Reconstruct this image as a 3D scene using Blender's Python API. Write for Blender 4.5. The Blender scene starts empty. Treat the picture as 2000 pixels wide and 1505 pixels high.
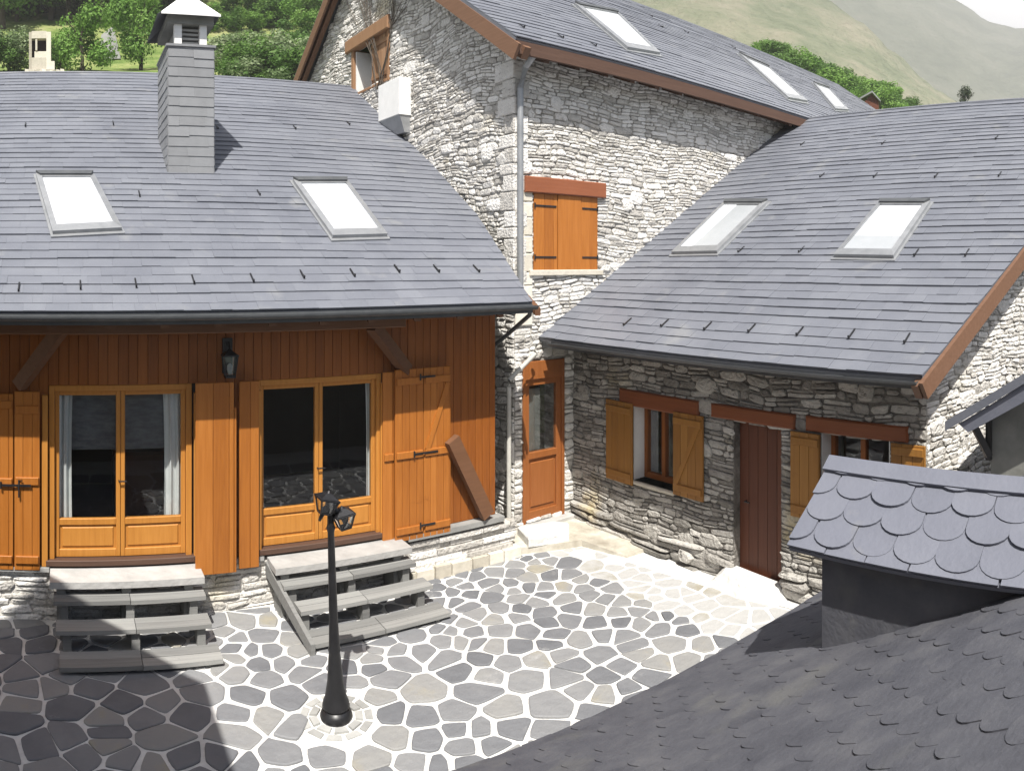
import bpy, bmesh, math, random
from mathutils import Vector, noise
from mathutils.geometry import tessellate_polygon
R = math.radians
random.seed(7)
SC = bpy.context.scene
COL = SC.collection
# ------------------------------------------------------------------ camera (stitched wide view: a cylindrical panorama of about 81 degrees)
FPX, HOR, XA, CZ = 1415.0, 514.0, 130.0, 4.15
cam_d = bpy.data.cameras.new('camera')
cam = bpy.data.objects.new('camera', cam_d); COL.objects.link(cam)
cam.location = (0, 0, CZ)
TH_C = (1000 - XA) / FPX
cam.rotation_euler = (R(90), 0, -TH_C)
cam_d.type = 'PANO'
cam_d.panorama_type = 'CENTRAL_CYLINDRICAL'
cam_d.central_cylindrical_radius = 1.0
cam_d.central_cylindrical_range_u_min = -1000 / FPX
cam_d.central_cylindrical_range_u_max = 1000 / FPX
cam_d.central_cylindrical_range_v_min = -(1505 - HOR) / FPX
cam_d.central_cylindrical_range_v_max = HOR / FPX
cam_d.clip_start = 0.05; cam_d.clip_end = 8000
SC.camera = cam
# ------------------------------------------------------------------ light
SUN = Vector((-0.33, -0.57, 1.0)).normalized()          # towards the sun
elev = math.asin(SUN.z); az = math.atan2(SUN.x, SUN.y)  # azimuth from +Y clockwise
w = bpy.data.worlds.new('World'); SC.world = w; w.use_nodes = True
nt = w.node_tree
sky = nt.nodes.new('ShaderNodeTexSky'); sky.sky_type = 'NISHITA'; sky.sun_disc = False
sky.sun_elevation = elev; sky.sun_rotation = az
sky.air_density = 1.3; sky.dust_density = 6.0; sky.ozone_density = 1.0; sky.altitude = 900
# white glow added to the sky colour to brighten it over the right mountain
tcw = nt.nodes.new('ShaderNodeTexCoord'); dp = nt.nodes.new('ShaderNodeVectorMath'); dp.operation = 'DOT_PRODUCT'
cd_ = Vector((math.sin(1.36), math.cos(1.36), .42)).normalized(); dp.inputs[1].default_value = cd_
nt.links.new(tcw.outputs['Generated'], dp.inputs[0])
nzw = nt.nodes.new('ShaderNodeTexNoise'); nzw.inputs['Scale'].default_value = 5; nzw.inputs['Detail'].default_value = 6
nt.links.new(tcw.outputs['Generated'], nzw.inputs[0])
adw = nt.nodes.new('ShaderNodeMath'); adw.operation = 'MULTIPLY_ADD'; adw.inputs[1].default_value = .06
nt.links.new(nzw.outputs[0], adw.inputs[0]); nt.links.new(dp.outputs['Value'], adw.inputs[2])
mpw = nt.nodes.new('ShaderNodeMapRange'); mpw.inputs['From Min'].default_value = .955; mpw.inputs['From Max'].default_value = .985
nt.links.new(adw.outputs[0], mpw.inputs[0])
mxw = nt.nodes.new('ShaderNodeMix'); mxw.data_type = 'RGBA'; mxw.inputs[7].default_value = (22, 22, 22, 1)
nt.links.new(mpw.outputs[0], mxw.inputs[0]); nt.links.new(sky.outputs[0], mxw.inputs[6])
nt.links.new(mxw.outputs[2], nt.nodes['Background'].inputs[0])
nt.nodes['Background'].inputs[1].default_value = 0.075
sl = bpy.data.lights.new('sun', 'SUN'); sl.energy = 4.6; sl.angle = R(0.5); sl.color = (1, .96, .9)
so = bpy.data.objects.new('sun', sl); COL.objects.link(so); so.location = (-10, -15, 40)
so.rotation_euler = SUN.to_track_quat('Z', 'Y').to_euler()
SC.view_settings.view_transform = 'Standard'; SC.view_settings.look = 'None'
SC.view_settings.exposure = 0.75; SC.view_settings.gamma = 1
SC.cycles.max_bounces = 6; SC.cycles.diffuse_bounces = 3; SC.cycles.transparent_max_bounces = 12
SC.cycles.volume_bounces = 0; SC.cycles.use_denoising = True

# ------------------------------------------------------------------ helpers: rays and frames
def ray(x, y):
    th = (x - XA) / FPX
    return Vector((math.sin(th), math.cos(th), (HOR - y) / FPX))
CAM = Vector((0, 0, CZ))
class Frame:
    def __init__(s, O, U, V=None):
        s.O = Vector(O); s.U = Vector(U).normalized()
        s.V = Vector(V).normalized() if V else Vector((0, 0, 1))
        s.V = (s.V - s.U * s.V.dot(s.U)).normalized()
        n = s.U.cross(s.V).normalized()
        s.N = n if n.dot(CAM - s.O) > 0 else -n
    def P(s, u, v, o=0): return s.O + s.U * u + s.V * v + s.N * o
    def px(s, x, y, o=0):
        d = ray(x, y); O = s.O + s.N * o
        t = (O - CAM).dot(s.N) / d.dot(s.N)
        q = CAM + d * t - s.O
        return (q.dot(s.U), q.dot(s.V))
    def rect(s, x0, y0, x1, y1, o=0):   # corners given as two pixels
        a = s.px(x0, y0, o); b = s.px(x1, y1, o)
        return (min(a[0], b[0]), min(a[1], b[1]), max(a[0], b[0]), max(a[1], b[1]))
def ground_px(x, y, z=0.0):
    d = ray(x, y); t = (z - CZ) / d.z
    return CAM + d * t

# ------------------------------------------------------------------ helpers: meshes
class MB:
    def __init__(s): s.v = []; s.f = []; s.c = []
    def add(s, vs, fs, c=None):
        b = len(s.v); s.v += [tuple(p) for p in vs]
        c = random.random() if c is None else c
        for f in fs: s.f.append(tuple(b + i for i in f)); s.c.append(c)
    def hexa(s, p, c=None):   # 8 points: bottom ring then top ring
        s.add(p, [(0,1,2,3),(7,6,5,4),(0,4,5,1),(1,5,6,2),(2,6,7,3),(3,7,4,0)], c)
    def box(s, a, b, c=None):
        x0,y0,z0 = a; x1,y1,z1 = b
        s.hexa([(x0,y0,z0),(x1,y0,z0),(x1,y1,z0),(x0,y1,z0),(x0,y0,z1),(x1,y0,z1),(x1,y1,z1),(x0,y1,z1)], c)
    def fbox(s, F, u0, u1, v0, v1, o0, o1, c=None, bev=0.0):
        if bev <= 0:
            s.hexa([F.P(u0,v0,o0),F.P(u1,v0,o0),F.P(u1,v1,o0),F.P(u0,v1,o0),F.P(u0,v0,o1),F.P(u1,v0,o1),F.P(u1,v1,o1),F.P(u0,v1,o1)], c)
        else:
            s.fpoly(F, [(u0,v0),(u1,v0),(u1,v1),(u0,v1)], o0, o1, c, bev)
    def fpoly(s, F, poly, o0, o1, c=None, bev=0.0):   # extruded polygon in a frame
        n = len(poly); vs = [F.P(u,v,o0) for u,v in poly]
        fs = [tuple(range(n))]
        if bev > 0:
            cu = sum(p[0] for p in poly)/n; cv = sum(p[1] for p in poly)/n
            ins = []
            for u,v in poly:
                du, dv = cu-u, cv-v; ins.append((u+math.copysign(min(bev,abs(du)*.5),du), v+math.copysign(min(bev,abs(dv)*.5),dv)))
            sg = 1 if o1 > o0 else -1
            vs += [F.P(u,v,o1-sg*bev) for u,v in poly] + [F.P(u,v,o1) for u,v in ins]
            for i in range(n):
                j=(i+1)%n; fs.append((i,j,n+j,n+i)); fs.append((n+i,n+j,2*n+j,2*n+i))
            fs.append(tuple(range(2*n,3*n)))
        else:
            vs += [F.P(u,v,o1) for u,v in poly]
            for i in range(n): j=(i+1)%n; fs.append((i,j,n+j,n+i))
            fs.append(tuple(range(n,2*n)))
        s.add(vs, fs, c)
    def bar(s, a, b, wd, ht, up=(0,0,1), c=None):   # square bar from a to b
        a = Vector(a); b = Vector(b); t = (b-a).normalized(); up = Vector(up)
        x = t.cross(up).normalized(); y = x.cross(t).normalized()
        q = []
        for p in (a, b):
            q += [p - x*wd/2 - y*ht/2, p + x*wd/2 - y*ht/2, p + x*wd/2 + y*ht/2, p - x*wd/2 + y*ht/2]
        s.hexa(q, c)
    def tube(s, pts, r, n=10, c=None):
        pts = [Vector(p) for p in pts]; rs = r if isinstance(r, (list,tuple)) else [r]*len(pts)
        vs = []; fs = []
        for i, p in enumerate(pts):
            t = (pts[min(i+1,len(pts)-1)] - pts[max(i-1,0)]).normalized()
            up = Vector((0,0,1)) if abs(t.z) < .9 else Vector((1,0,0))
            x = t.cross(up).normalized(); y = x.cross(t)
            for k in range(n):
                a = 2*math.pi*k/n; vs.append(p + x*math.cos(a)*rs[i] + y*math.sin(a)*rs[i])
        for i in range(len(pts)-1):
            for k in range(n):
                k2=(k+1)%n; fs.append((i*n+k,i*n+k2,(i+1)*n+k2,(i+1)*n+k))
        fs.append(tuple(range(n))); fs.append(tuple(range((len(pts)-1)*n, len(pts)*n)))
        s.add(vs, fs, c)
    def build(s, name, m, parent=None, smooth=False):
        me = bpy.data.meshes.new(name); me.from_pydata(s.v, [], s.f); me.update()
        at = me.attributes.new('rnd', 'FLOAT', 'FACE'); at.data.foreach_set('value', s.c)
        if len(s.f) < 4000:
            bm = bmesh.new(); bm.from_mesh(me); bmesh.ops.recalc_face_normals(bm, faces=bm.faces); bm.to_mesh(me); bm.free()
        me.materials.append(m)
        if smooth: me.polygons.foreach_set('use_smooth', [True]*len(me.polygons)); me.set_sharp_from_angle(angle=R(40))
        o = bpy.data.objects.new(name, me); COL.objects.link(o)
        if parent: o.parent = parent; o.matrix_parent_inverse = parent.matrix_world.inverted() if False else o.matrix_parent_inverse
        return o
# every Empty root sits at its base; children keep world coordinates through shift()
def thing(name, label, cat, loc=(0,0,0), group=None):
    o = bpy.data.objects.new(name, None); COL.objects.link(o); o.location = loc
    o.empty_display_size = .3
    o['label'] = label; o['category'] = cat
    if group: o['group'] = group
    return o
def part(mb, name, m, parent, label=None, smooth=False):
    # mesh written in world coordinates; moved into the parent's space (roots are never rotated)
    wl = Vector((0,0,0)); p = parent
    while p: wl += p.location; p = p.parent
    if wl.length > 0: mb.v = [(x-wl.x, y-wl.y, z-wl.z) for x,y,z in mb.v]
    o = mb.build(name, m, parent, smooth)
    if label: o['label'] = label
    return o
def tag(o, label, cat, group=None, kind=None):
    if label: o['label'] = label
    if cat: o['category'] = cat
    if group: o['group'] = group
    if kind: o['kind'] = kind
    return o
def clip(poly, clipper):   # convex clipper, any winding
    area = sum(clipper[i][0]*clipper[(i+1)%len(clipper)][1]-clipper[(i+1)%len(clipper)][0]*clipper[i][1] for i in range(len(clipper)))
    sg = 1 if area > 0 else -1
    out = poly
    for i in range(len(clipper)):
        a = clipper[i]; b = clipper[(i+1)%len(clipper)]
        def side(p): return sg*((b[0]-a[0])*(p[1]-a[1])-(b[1]-a[1])*(p[0]-a[0]))
        res = []
        for j in range(len(out)):
            p = out[j]; q = out[(j+1)%len(out)]; sp = side(p); sq = side(q)
            if sp >= 0: res.append(p)
            if (sp > 0 and sq < 0) or (sp < 0 and sq > 0):
                t = sp/(sp-sq); res.append((p[0]+(q[0]-p[0])*t, p[1]+(q[1]-p[1])*t))
        out = res
        if len(out) < 3: return []
    return out
def parea(p): return abs(sum(p[i][0]*p[(i+1)%len(p)][1]-p[(i+1)%len(p)][0]*p[i][1] for i in range(len(p))))/2

# ------------------------------------------------------------------ helpers: materials
def nmat(name):
    m = bpy.data.materials.new(name); m.use_nodes = True
    t = m.node_tree; b = t.nodes['Principled BSDF']
    return m, t, b
def N(t, kind, **kw):
    n = t.nodes.new(kind)
    for k, v in kw.items():
        if k.startswith('i_'): n.inputs[k[2:].replace('_',' ')].default_value = v
        else: setattr(n, k, v)
    return n
def ramp(t, src, stops):
    r = t.nodes.new('ShaderNodeValToRGB'); e = r.color_ramp.elements
    while len(e) > 1: e.remove(e[0])
    e[0].position = stops[0][0]; e[0].color = (*stops[0][1], 1)
    for p, c in stops[1:]:
        x = e.new(p); x.color = (*c, 1)
    t.links.new(src, r.inputs[0]); return r
def coords(t, scale=(1,1,1), obj=True):
    tc = t.nodes.new('ShaderNodeTexCoord'); mp = t.nodes.new('ShaderNodeMapping')
    mp.inputs['Scale'].default_value = scale
    t.links.new(tc.outputs['Object'], mp.inputs[0]); return mp.outputs[0]
def mixc(t, a, b, fac, mode='MIX'):
    m = t.nodes.new('ShaderNodeMix'); m.data_type = 'RGBA'; m.blend_type = mode
    for sock, v in ((m.inputs[6], a), (m.inputs[7], b), (m.inputs[0], fac)):
        if hasattr(v, 'links') or hasattr(v, 'is_output'): t.links.new(v, sock)
        else: sock.default_value = v if not isinstance(v, tuple) else (*v, 1)
    return m.outputs[2]
def bump(t, b, src, strength=.4, dist=.02):
    n = t.nodes.new('ShaderNodeBump'); n.inputs['Strength'].default_value = strength; n.inputs['Distance'].default_value = dist
    t.links.new(src, n.inputs['Height']); t.links.new(n.outputs[0], b.inputs['Normal'])
def mat(name, stops, nscale=6, stretch=(1,1,1), rough=.7, rnd=.5, bs=.3, bd=.01, bscale=None, spec=.3, detail=6, metal=0, dirt=None, speck=None):
    """colour = ramp( rnd attribute * rnd + noise * (1-rnd) )"""
    m, t, b = nmat(name)
    co = coords(t, stretch)
    no = N(t, 'ShaderNodeTexNoise'); no.inputs['Scale'].default_value = nscale; no.inputs['Detail'].default_value = detail; no.inputs['Roughness'].default_value = .65
    t.links.new(co, no.inputs[0])
    at = N(t, 'ShaderNodeAttribute', attribute_name='rnd')
    mx = N(t, 'ShaderNodeMix'); mx.data_type = 'FLOAT'; mx.inputs[0].default_value = rnd
    t.links.new(no.outputs[0], mx.inputs[2]); t.links.new(at.outputs['Fac'], mx.inputs[3])
    r = ramp(t, mx.outputs[0], stops)
    col = r.outputs[0]
    if dirt:
        n3 = N(t, 'ShaderNodeTexNoise'); n3.inputs['Scale'].default_value = dirt[1]; n3.inputs['Detail'].default_value = 5
        t.links.new(coords(t), n3.inputs[0])
        rr = ramp(t, n3.outputs[0], [(dirt[2], (0,0,0)), (dirt[3], (1,1,1))])
        col = mixc(t, col, dirt[0], rr.outputs[0])
    if speck:
        n4 = N(t, 'ShaderNodeTexNoise'); n4.inputs['Scale'].default_value = speck[1]; n4.inputs['Detail'].default_value = 9; n4.inputs['Roughness'].default_value = .75
        t.links.new(coords(t, (1,1,2.4)), n4.inputs[0])
        r4 = ramp(t, n4.outputs[0], [(speck[2], (0,0,0)), (speck[3], (1,1,1))])
        col = mixc(t, col, speck[0], r4.outputs[0])
    t.links.new(col, b.inputs['Base Color'])
    b.inputs['Roughness'].default_value = rough; b.inputs['Specular IOR Level'].default_value = spec; b.inputs['Metallic'].default_value = metal
    if bs > 0:
        n2 = N(t, 'ShaderNodeTexNoise'); n2.inputs['Scale'].default_value = bscale or nscale*3; n2.inputs['Detail'].default_value = 8
        t.links.new(co, n2.inputs[0]); bump(t, b, n2.outputs[0], bs, bd)
    return m
M = {}
M['stone'] = mat('rubble_stone', [(.12,(.27,.255,.235)),(.28,(.46,.44,.405)),(.45,(.63,.61,.57)),(.62,(.74,.72,.68)),(.85,(.83,.815,.785))], 5, rnd=.5, bs=1.0, bd=.035, bscale=26, rough=.92, spec=.1, dirt=((.66,.60,.45),.9,.62,.8), speck=((.22,.205,.18),7,.57,.67))
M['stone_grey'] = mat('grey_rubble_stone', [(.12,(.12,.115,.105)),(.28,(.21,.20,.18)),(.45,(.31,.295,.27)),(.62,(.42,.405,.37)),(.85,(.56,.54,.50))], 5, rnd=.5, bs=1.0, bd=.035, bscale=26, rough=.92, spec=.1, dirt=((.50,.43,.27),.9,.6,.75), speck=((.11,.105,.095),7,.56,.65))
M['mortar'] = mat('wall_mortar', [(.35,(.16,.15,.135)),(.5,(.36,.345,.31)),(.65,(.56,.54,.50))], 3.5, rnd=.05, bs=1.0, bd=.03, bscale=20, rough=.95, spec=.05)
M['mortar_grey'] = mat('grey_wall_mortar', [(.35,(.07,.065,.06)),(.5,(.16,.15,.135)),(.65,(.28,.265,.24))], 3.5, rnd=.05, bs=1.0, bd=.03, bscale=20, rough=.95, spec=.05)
M['quoin'] = mat('dressed_stone', [(.2,(.36,.33,.27)),(.6,(.62,.58,.49)),(.9,(.76,.73,.66))], 6, rnd=.5, bs=.6, bd=.012, rough=.9, spec=.15)
M['render'] = mat('grey_render', [(.3,(.17,.175,.16)),(.7,(.29,.29,.265))], 3, rnd=.2, bs=.5, bd=.01, rough=.95, spec=.1)
M['slate'] = mat('roof_slate', [(.2,(.112,.120,.143)),(.5,(.148,.157,.182)),(.8,(.19,.20,.225))], .9, rnd=.13, bs=.5, bd=.005, bscale=30, rough=.5, spec=.45, dirt=((.225,.23,.235),2.3,.62,.84))
M['slate_near'] = mat('fish_scale_slate', [(.15,(.12,.127,.155)),(.5,(.142,.15,.182)),(.85,(.168,.176,.208))], 4, rnd=.22, bs=.6, bd=.004, bscale=45, rough=.55, spec=.4, dirt=((.21,.21,.21),3,.64,.8))
M['slate_worn'] = mat('worn_scale_slate', [(.25,(.058,.060,.072)),(.5,(.082,.084,.097)),(.75,(.115,.116,.125))], 6, rnd=.15, bs=.6, bd=.006, bscale=40, rough=.65, spec=.35, dirt=((.14,.14,.13),2.2,.6,.8))  # darker scale slate for the near roof and the dormer cheek
M['slate_side'] = mat('slate_cladding', [(.2,(.18,.185,.192)),(.8,(.26,.268,.28))], 4, rnd=.3, bs=.3, bd=.004, bscale=30, rough=.6, spec=.35)
def wood(name, a, b_, c, axis='Z', rough=.48, scale=1.0, spec=.35, rn=.4):
    st = {'Z': (14,14,.7), 'X': (.7,14,14), 'Y': (14,.7,14)}[axis]
    return mat(name, [(.2,a),(.5,b_),(.8,c)], 2.2*scale, st, rnd=rn, bs=.35, bd=.004, bscale=6, rough=rough, spec=spec, detail=10, speck=((a[0]*.45,a[1]*.4,a[2]*.4),2.2,.64,.76))
M['orange'] = wood('varnished_cladding', (.16,.044,.006),(.25,.075,.010),(.33,.108,.018), rn=.2)
M['shutter'] = wood('varnished_shutter', (.26,.082,.012),(.37,.128,.02),(.46,.175,.035), rn=.25)
M['frame'] = wood('door_frame_wood', (.35,.135,.022),(.46,.195,.036),(.55,.25,.055), rn=.3)
M['frame_h'] = wood('door_rail_wood', (.48,.19,.03),(.60,.26,.05),(.68,.32,.075), 'X')
M['doorwood'] = wood('russet_door_wood', (.19,.062,.016),(.27,.092,.024),(.34,.125,.038))
M['landing'] = mat('worn_landing_stone', [(.3,(.30,.27,.22)),(.5,(.46,.43,.36)),(.7,(.62,.60,.54))], 2.5, rnd=0, bs=.6, bd=.02, rough=.9, spec=.15)
M['honey'] = wood('honey_shutter_wood', (.21,.09,.014),(.28,.125,.022),(.35,.17,.038), rn=.3)
M['red'] = wood('red_stained_door', (.075,.022,.010),(.11,.033,.014),(.15,.05,.022))
M['lintel'] = wood('red_stained_lintel', (.19,.06,.026),(.25,.085,.038),(.32,.115,.052), 'X')
M['lintel_y'] = wood('red_stained_lintel_y', (.14,.038,.011),(.19,.054,.016),(.25,.075,.024), 'Y')
M['fascia'] = wood('brown_fascia', (.055,.030,.020),(.09,.050,.034),(.135,.077,.052), 'X', rough=.6)
M['barge'] = wood('brown_bargeboard', (.095,.049,.028),(.145,.076,.044),(.21,.115,.07), 'Y', rough=.6)
M['oldwood'] = wood('weathered_wood', (.19,.10,.055),(.29,.165,.09),(.38,.235,.14), 'Z', rough=.75, spec=.2)
M['beam'] = wood('dark_beam_wood', (.10,.045,.022),(.15,.07,.034),(.21,.105,.055), 'X', rough=.65)
M['greywood'] = wood('grey_weathered_boards', (.15,.15,.145),(.235,.235,.225),(.33,.33,.315), 'X', rough=.8, spec=.2)
M['black'] = mat('black_iron', [(.3,(.008,.008,.009)),(.7,(.02,.02,.022))], 12, rnd=.2, bs=.2, bd=.002, rough=.4, spec=.5)
M['zinc'] = mat('zinc_metal', [(.3,(.25,.26,.27)),(.7,(.38,.39,.40))], 5, rnd=.2, bs=.1, bd=.002, rough=.42, spec=.5, metal=.45)
M['darkzinc'] = mat('dark_zinc', [(.3,(.055,.06,.065)),(.7,(.10,.105,.11))], 5, rnd=.2, bs=.1, bd=.002, rough=.5, spec=.4)
M['greenpipe'] = mat('green_grey_pipe', [(.3,(.05,.075,.065)),(.7,(.13,.17,.15))], 8, rnd=.2, bs=.2, bd=.002, rough=.6)
M['palepipe'] = mat('pale_pipe', [(.3,(.40,.39,.35)),(.7,(.56,.55,.50))], 6, rnd=.2, bs=.15, bd=.002, rough=.6)
M['white'] = mat('white_paint', [(.3,(.72,.72,.70)),(.7,(.82,.82,.80))], 5, rnd=.2, bs=.1, bd=.002, rough=.5)
M['slab'] = mat('pale_stone_slab', [(.25,(.26,.255,.245)),(.55,(.40,.395,.38)),(.8,(.54,.53,.51))], 3, rnd=.3, bs=.8, bd=.02, rough=.85, spec=.2)
M['brightslab'] = mat('bright_stone_slab', [(.25,(.50,.49,.465)),(.7,(.68,.67,.64))], 3, rnd=.3, bs=1.0, bd=.03, rough=.85, spec=.2, speck=((.36,.35,.33),5,.58,.7))
M['greyslab'] = mat('grey_stone_slab', [(.25,(.24,.24,.23)),(.7,(.42,.42,.40))], 4, rnd=.4, bs=.5, bd=.01, rough=.85, spec=.2)
M['flag'] = mat('flagstone', [(.12,(.115,.12,.13)),(.35,(.165,.17,.18)),(.6,(.225,.228,.232)),(.76,(.26,.258,.248)),(.83,(.29,.27,.215)),(.97,(.40,.40,.39))], 2.5, rnd=.55, bs=1.0, bd=.018, bscale=10, rough=.78, spec=.2, speck=((.36,.36,.355),1.6,.6,.75))
M['joint'] = mat('pale_lime_joint', [(.3,(.46,.455,.44)),(.5,(.64,.635,.615)),(.7,(.74,.735,.715))], 1.6, rnd=.0, bs=1.0, bd=.025, bscale=14, rough=.9, spec=.15, dirt=((.38,.37,.34),.7,.6,.8), speck=((.40,.39,.36),5,.6,.72))
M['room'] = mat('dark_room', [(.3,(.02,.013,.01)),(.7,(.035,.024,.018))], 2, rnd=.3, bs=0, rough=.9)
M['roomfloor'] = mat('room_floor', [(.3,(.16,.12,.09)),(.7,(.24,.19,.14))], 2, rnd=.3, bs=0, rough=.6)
M['curtain'] = mat('white_curtain', [(.3,(.66,.68,.66)),(.7,(.78,.79,.77))], 3, rnd=.1, bs=.1, bd=.004, rough=.9)
M['blind'] = mat('skylight_glazing', [(.3,(.60,.62,.65)),(.7,(.70,.72,.75))], .8, rnd=.3, bs=0, rough=.15, spec=.6)  # bright sky reflected in the panes is put into this pale colour
M['dull'] = mat('dull_skylight_glazing', [(.3,(.30,.32,.33)),(.7,(.42,.44,.46))], .8, rnd=.3, bs=0, rough=.15, spec=.6)
M['rollerblind'] = mat('grey_roller_blind', [(.35,(.09,.095,.10)),(.65,(.17,.175,.185))], 5, (1,1,3), rnd=0, bs=.3, bd=.01, rough=.9)  # grey of the roof reflected in the door glass, painted as a colour
def glass(name, tint=(.9,.95,.95), boost=1.0):
    m, t, b = nmat(name); out = t.nodes['Material Output']; t.nodes.remove(b)
    tr = N(t,'ShaderNodeBsdfTransparent'); tr.inputs[0].default_value = (*tint,1)
    gl = N(t,'ShaderNodeBsdfGlossy'); gl.inputs['Roughness'].default_value = .02; gl.inputs[0].default_value = (.95,.97,1,1)
    fr = N(t,'ShaderNodeFresnel'); fr.inputs[0].default_value = 1.6
    mu = N(t,'ShaderNodeMath', operation='MULTIPLY_ADD'); mu.inputs[1].default_value = boost; mu.inputs[2].default_value = .01
    mx = N(t,'ShaderNodeMixShader'); t.links.new(fr.outputs[0], mu.inputs[0]); t.links.new(mu.outputs[0], mx.inputs[0])
    t.links.new(tr.outputs[0], mx.inputs[1]); t.links.new(gl.outputs[0], mx.inputs[2]); t.links.new(mx.outputs[0], out.inputs[0])
    return m
M['glass'] = glass('window_glass', (.97,.98,.98), .4)
M['lampglass'] = glass('lamp_glass', (.85,.9,.9), 1.5)
def leafmat(name, a, b_, c):
    m, t, b = nmat(name); at = N(t, 'ShaderNodeAttribute', attribute_name='rnd')
    no = N(t,'ShaderNodeTexNoise'); no.inputs['Scale'].default_value = .5; t.links.new(coords(t), no.inputs[0])
    mx = N(t,'ShaderNodeMix'); mx.data_type='FLOAT'; mx.inputs[0].default_value=.6
    t.links.new(no.outputs[0], mx.inputs[2]); t.links.new(at.outputs['Fac'], mx.inputs[3])
    r = ramp(t, mx.outputs[0], [(.2,a),(.5,b_),(.8,c)]); t.links.new(r.outputs[0], b.inputs['Base Color'])
    b.inputs['Roughness'].default_value=.6; b.inputs['Specular IOR Level'].default_value=.25
    tl = N(t,'ShaderNodeBsdfTranslucent'); t.links.new(r.outputs[0], tl.inputs[0])
    ms = N(t,'ShaderNodeMixShader'); ms.inputs[0].default_value=.3
    t.links.new(b.outputs[0], ms.inputs[1]); t.links.new(tl.outputs[0], ms.inputs[2]); t.links.new(ms.outputs[0], t.nodes['Material Output'].inputs[0])
    return m
M['leaf_dark'] = leafmat('dark_foliage', (.014,.026,.010),(.03,.05,.018),(.06,.085,.035))
M['leaf_mid'] = leafmat('green_foliage', (.05,.105,.022),(.09,.18,.035),(.16,.27,.065))
M['leaf_light'] = leafmat('bright_foliage', (.075,.165,.025),(.14,.27,.045),(.22,.36,.09))
M['leaf_pale'] = leafmat('pale_foliage', (.09,.15,.05),(.18,.25,.11),(.32,.37,.22))
M['bark'] = mat('bark', [(.3,(.05,.04,.03)),(.7,(.12,.10,.08))], 8, rnd=.2, bs=.5, bd=.02, rough=.9)
exec_later = []

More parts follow.
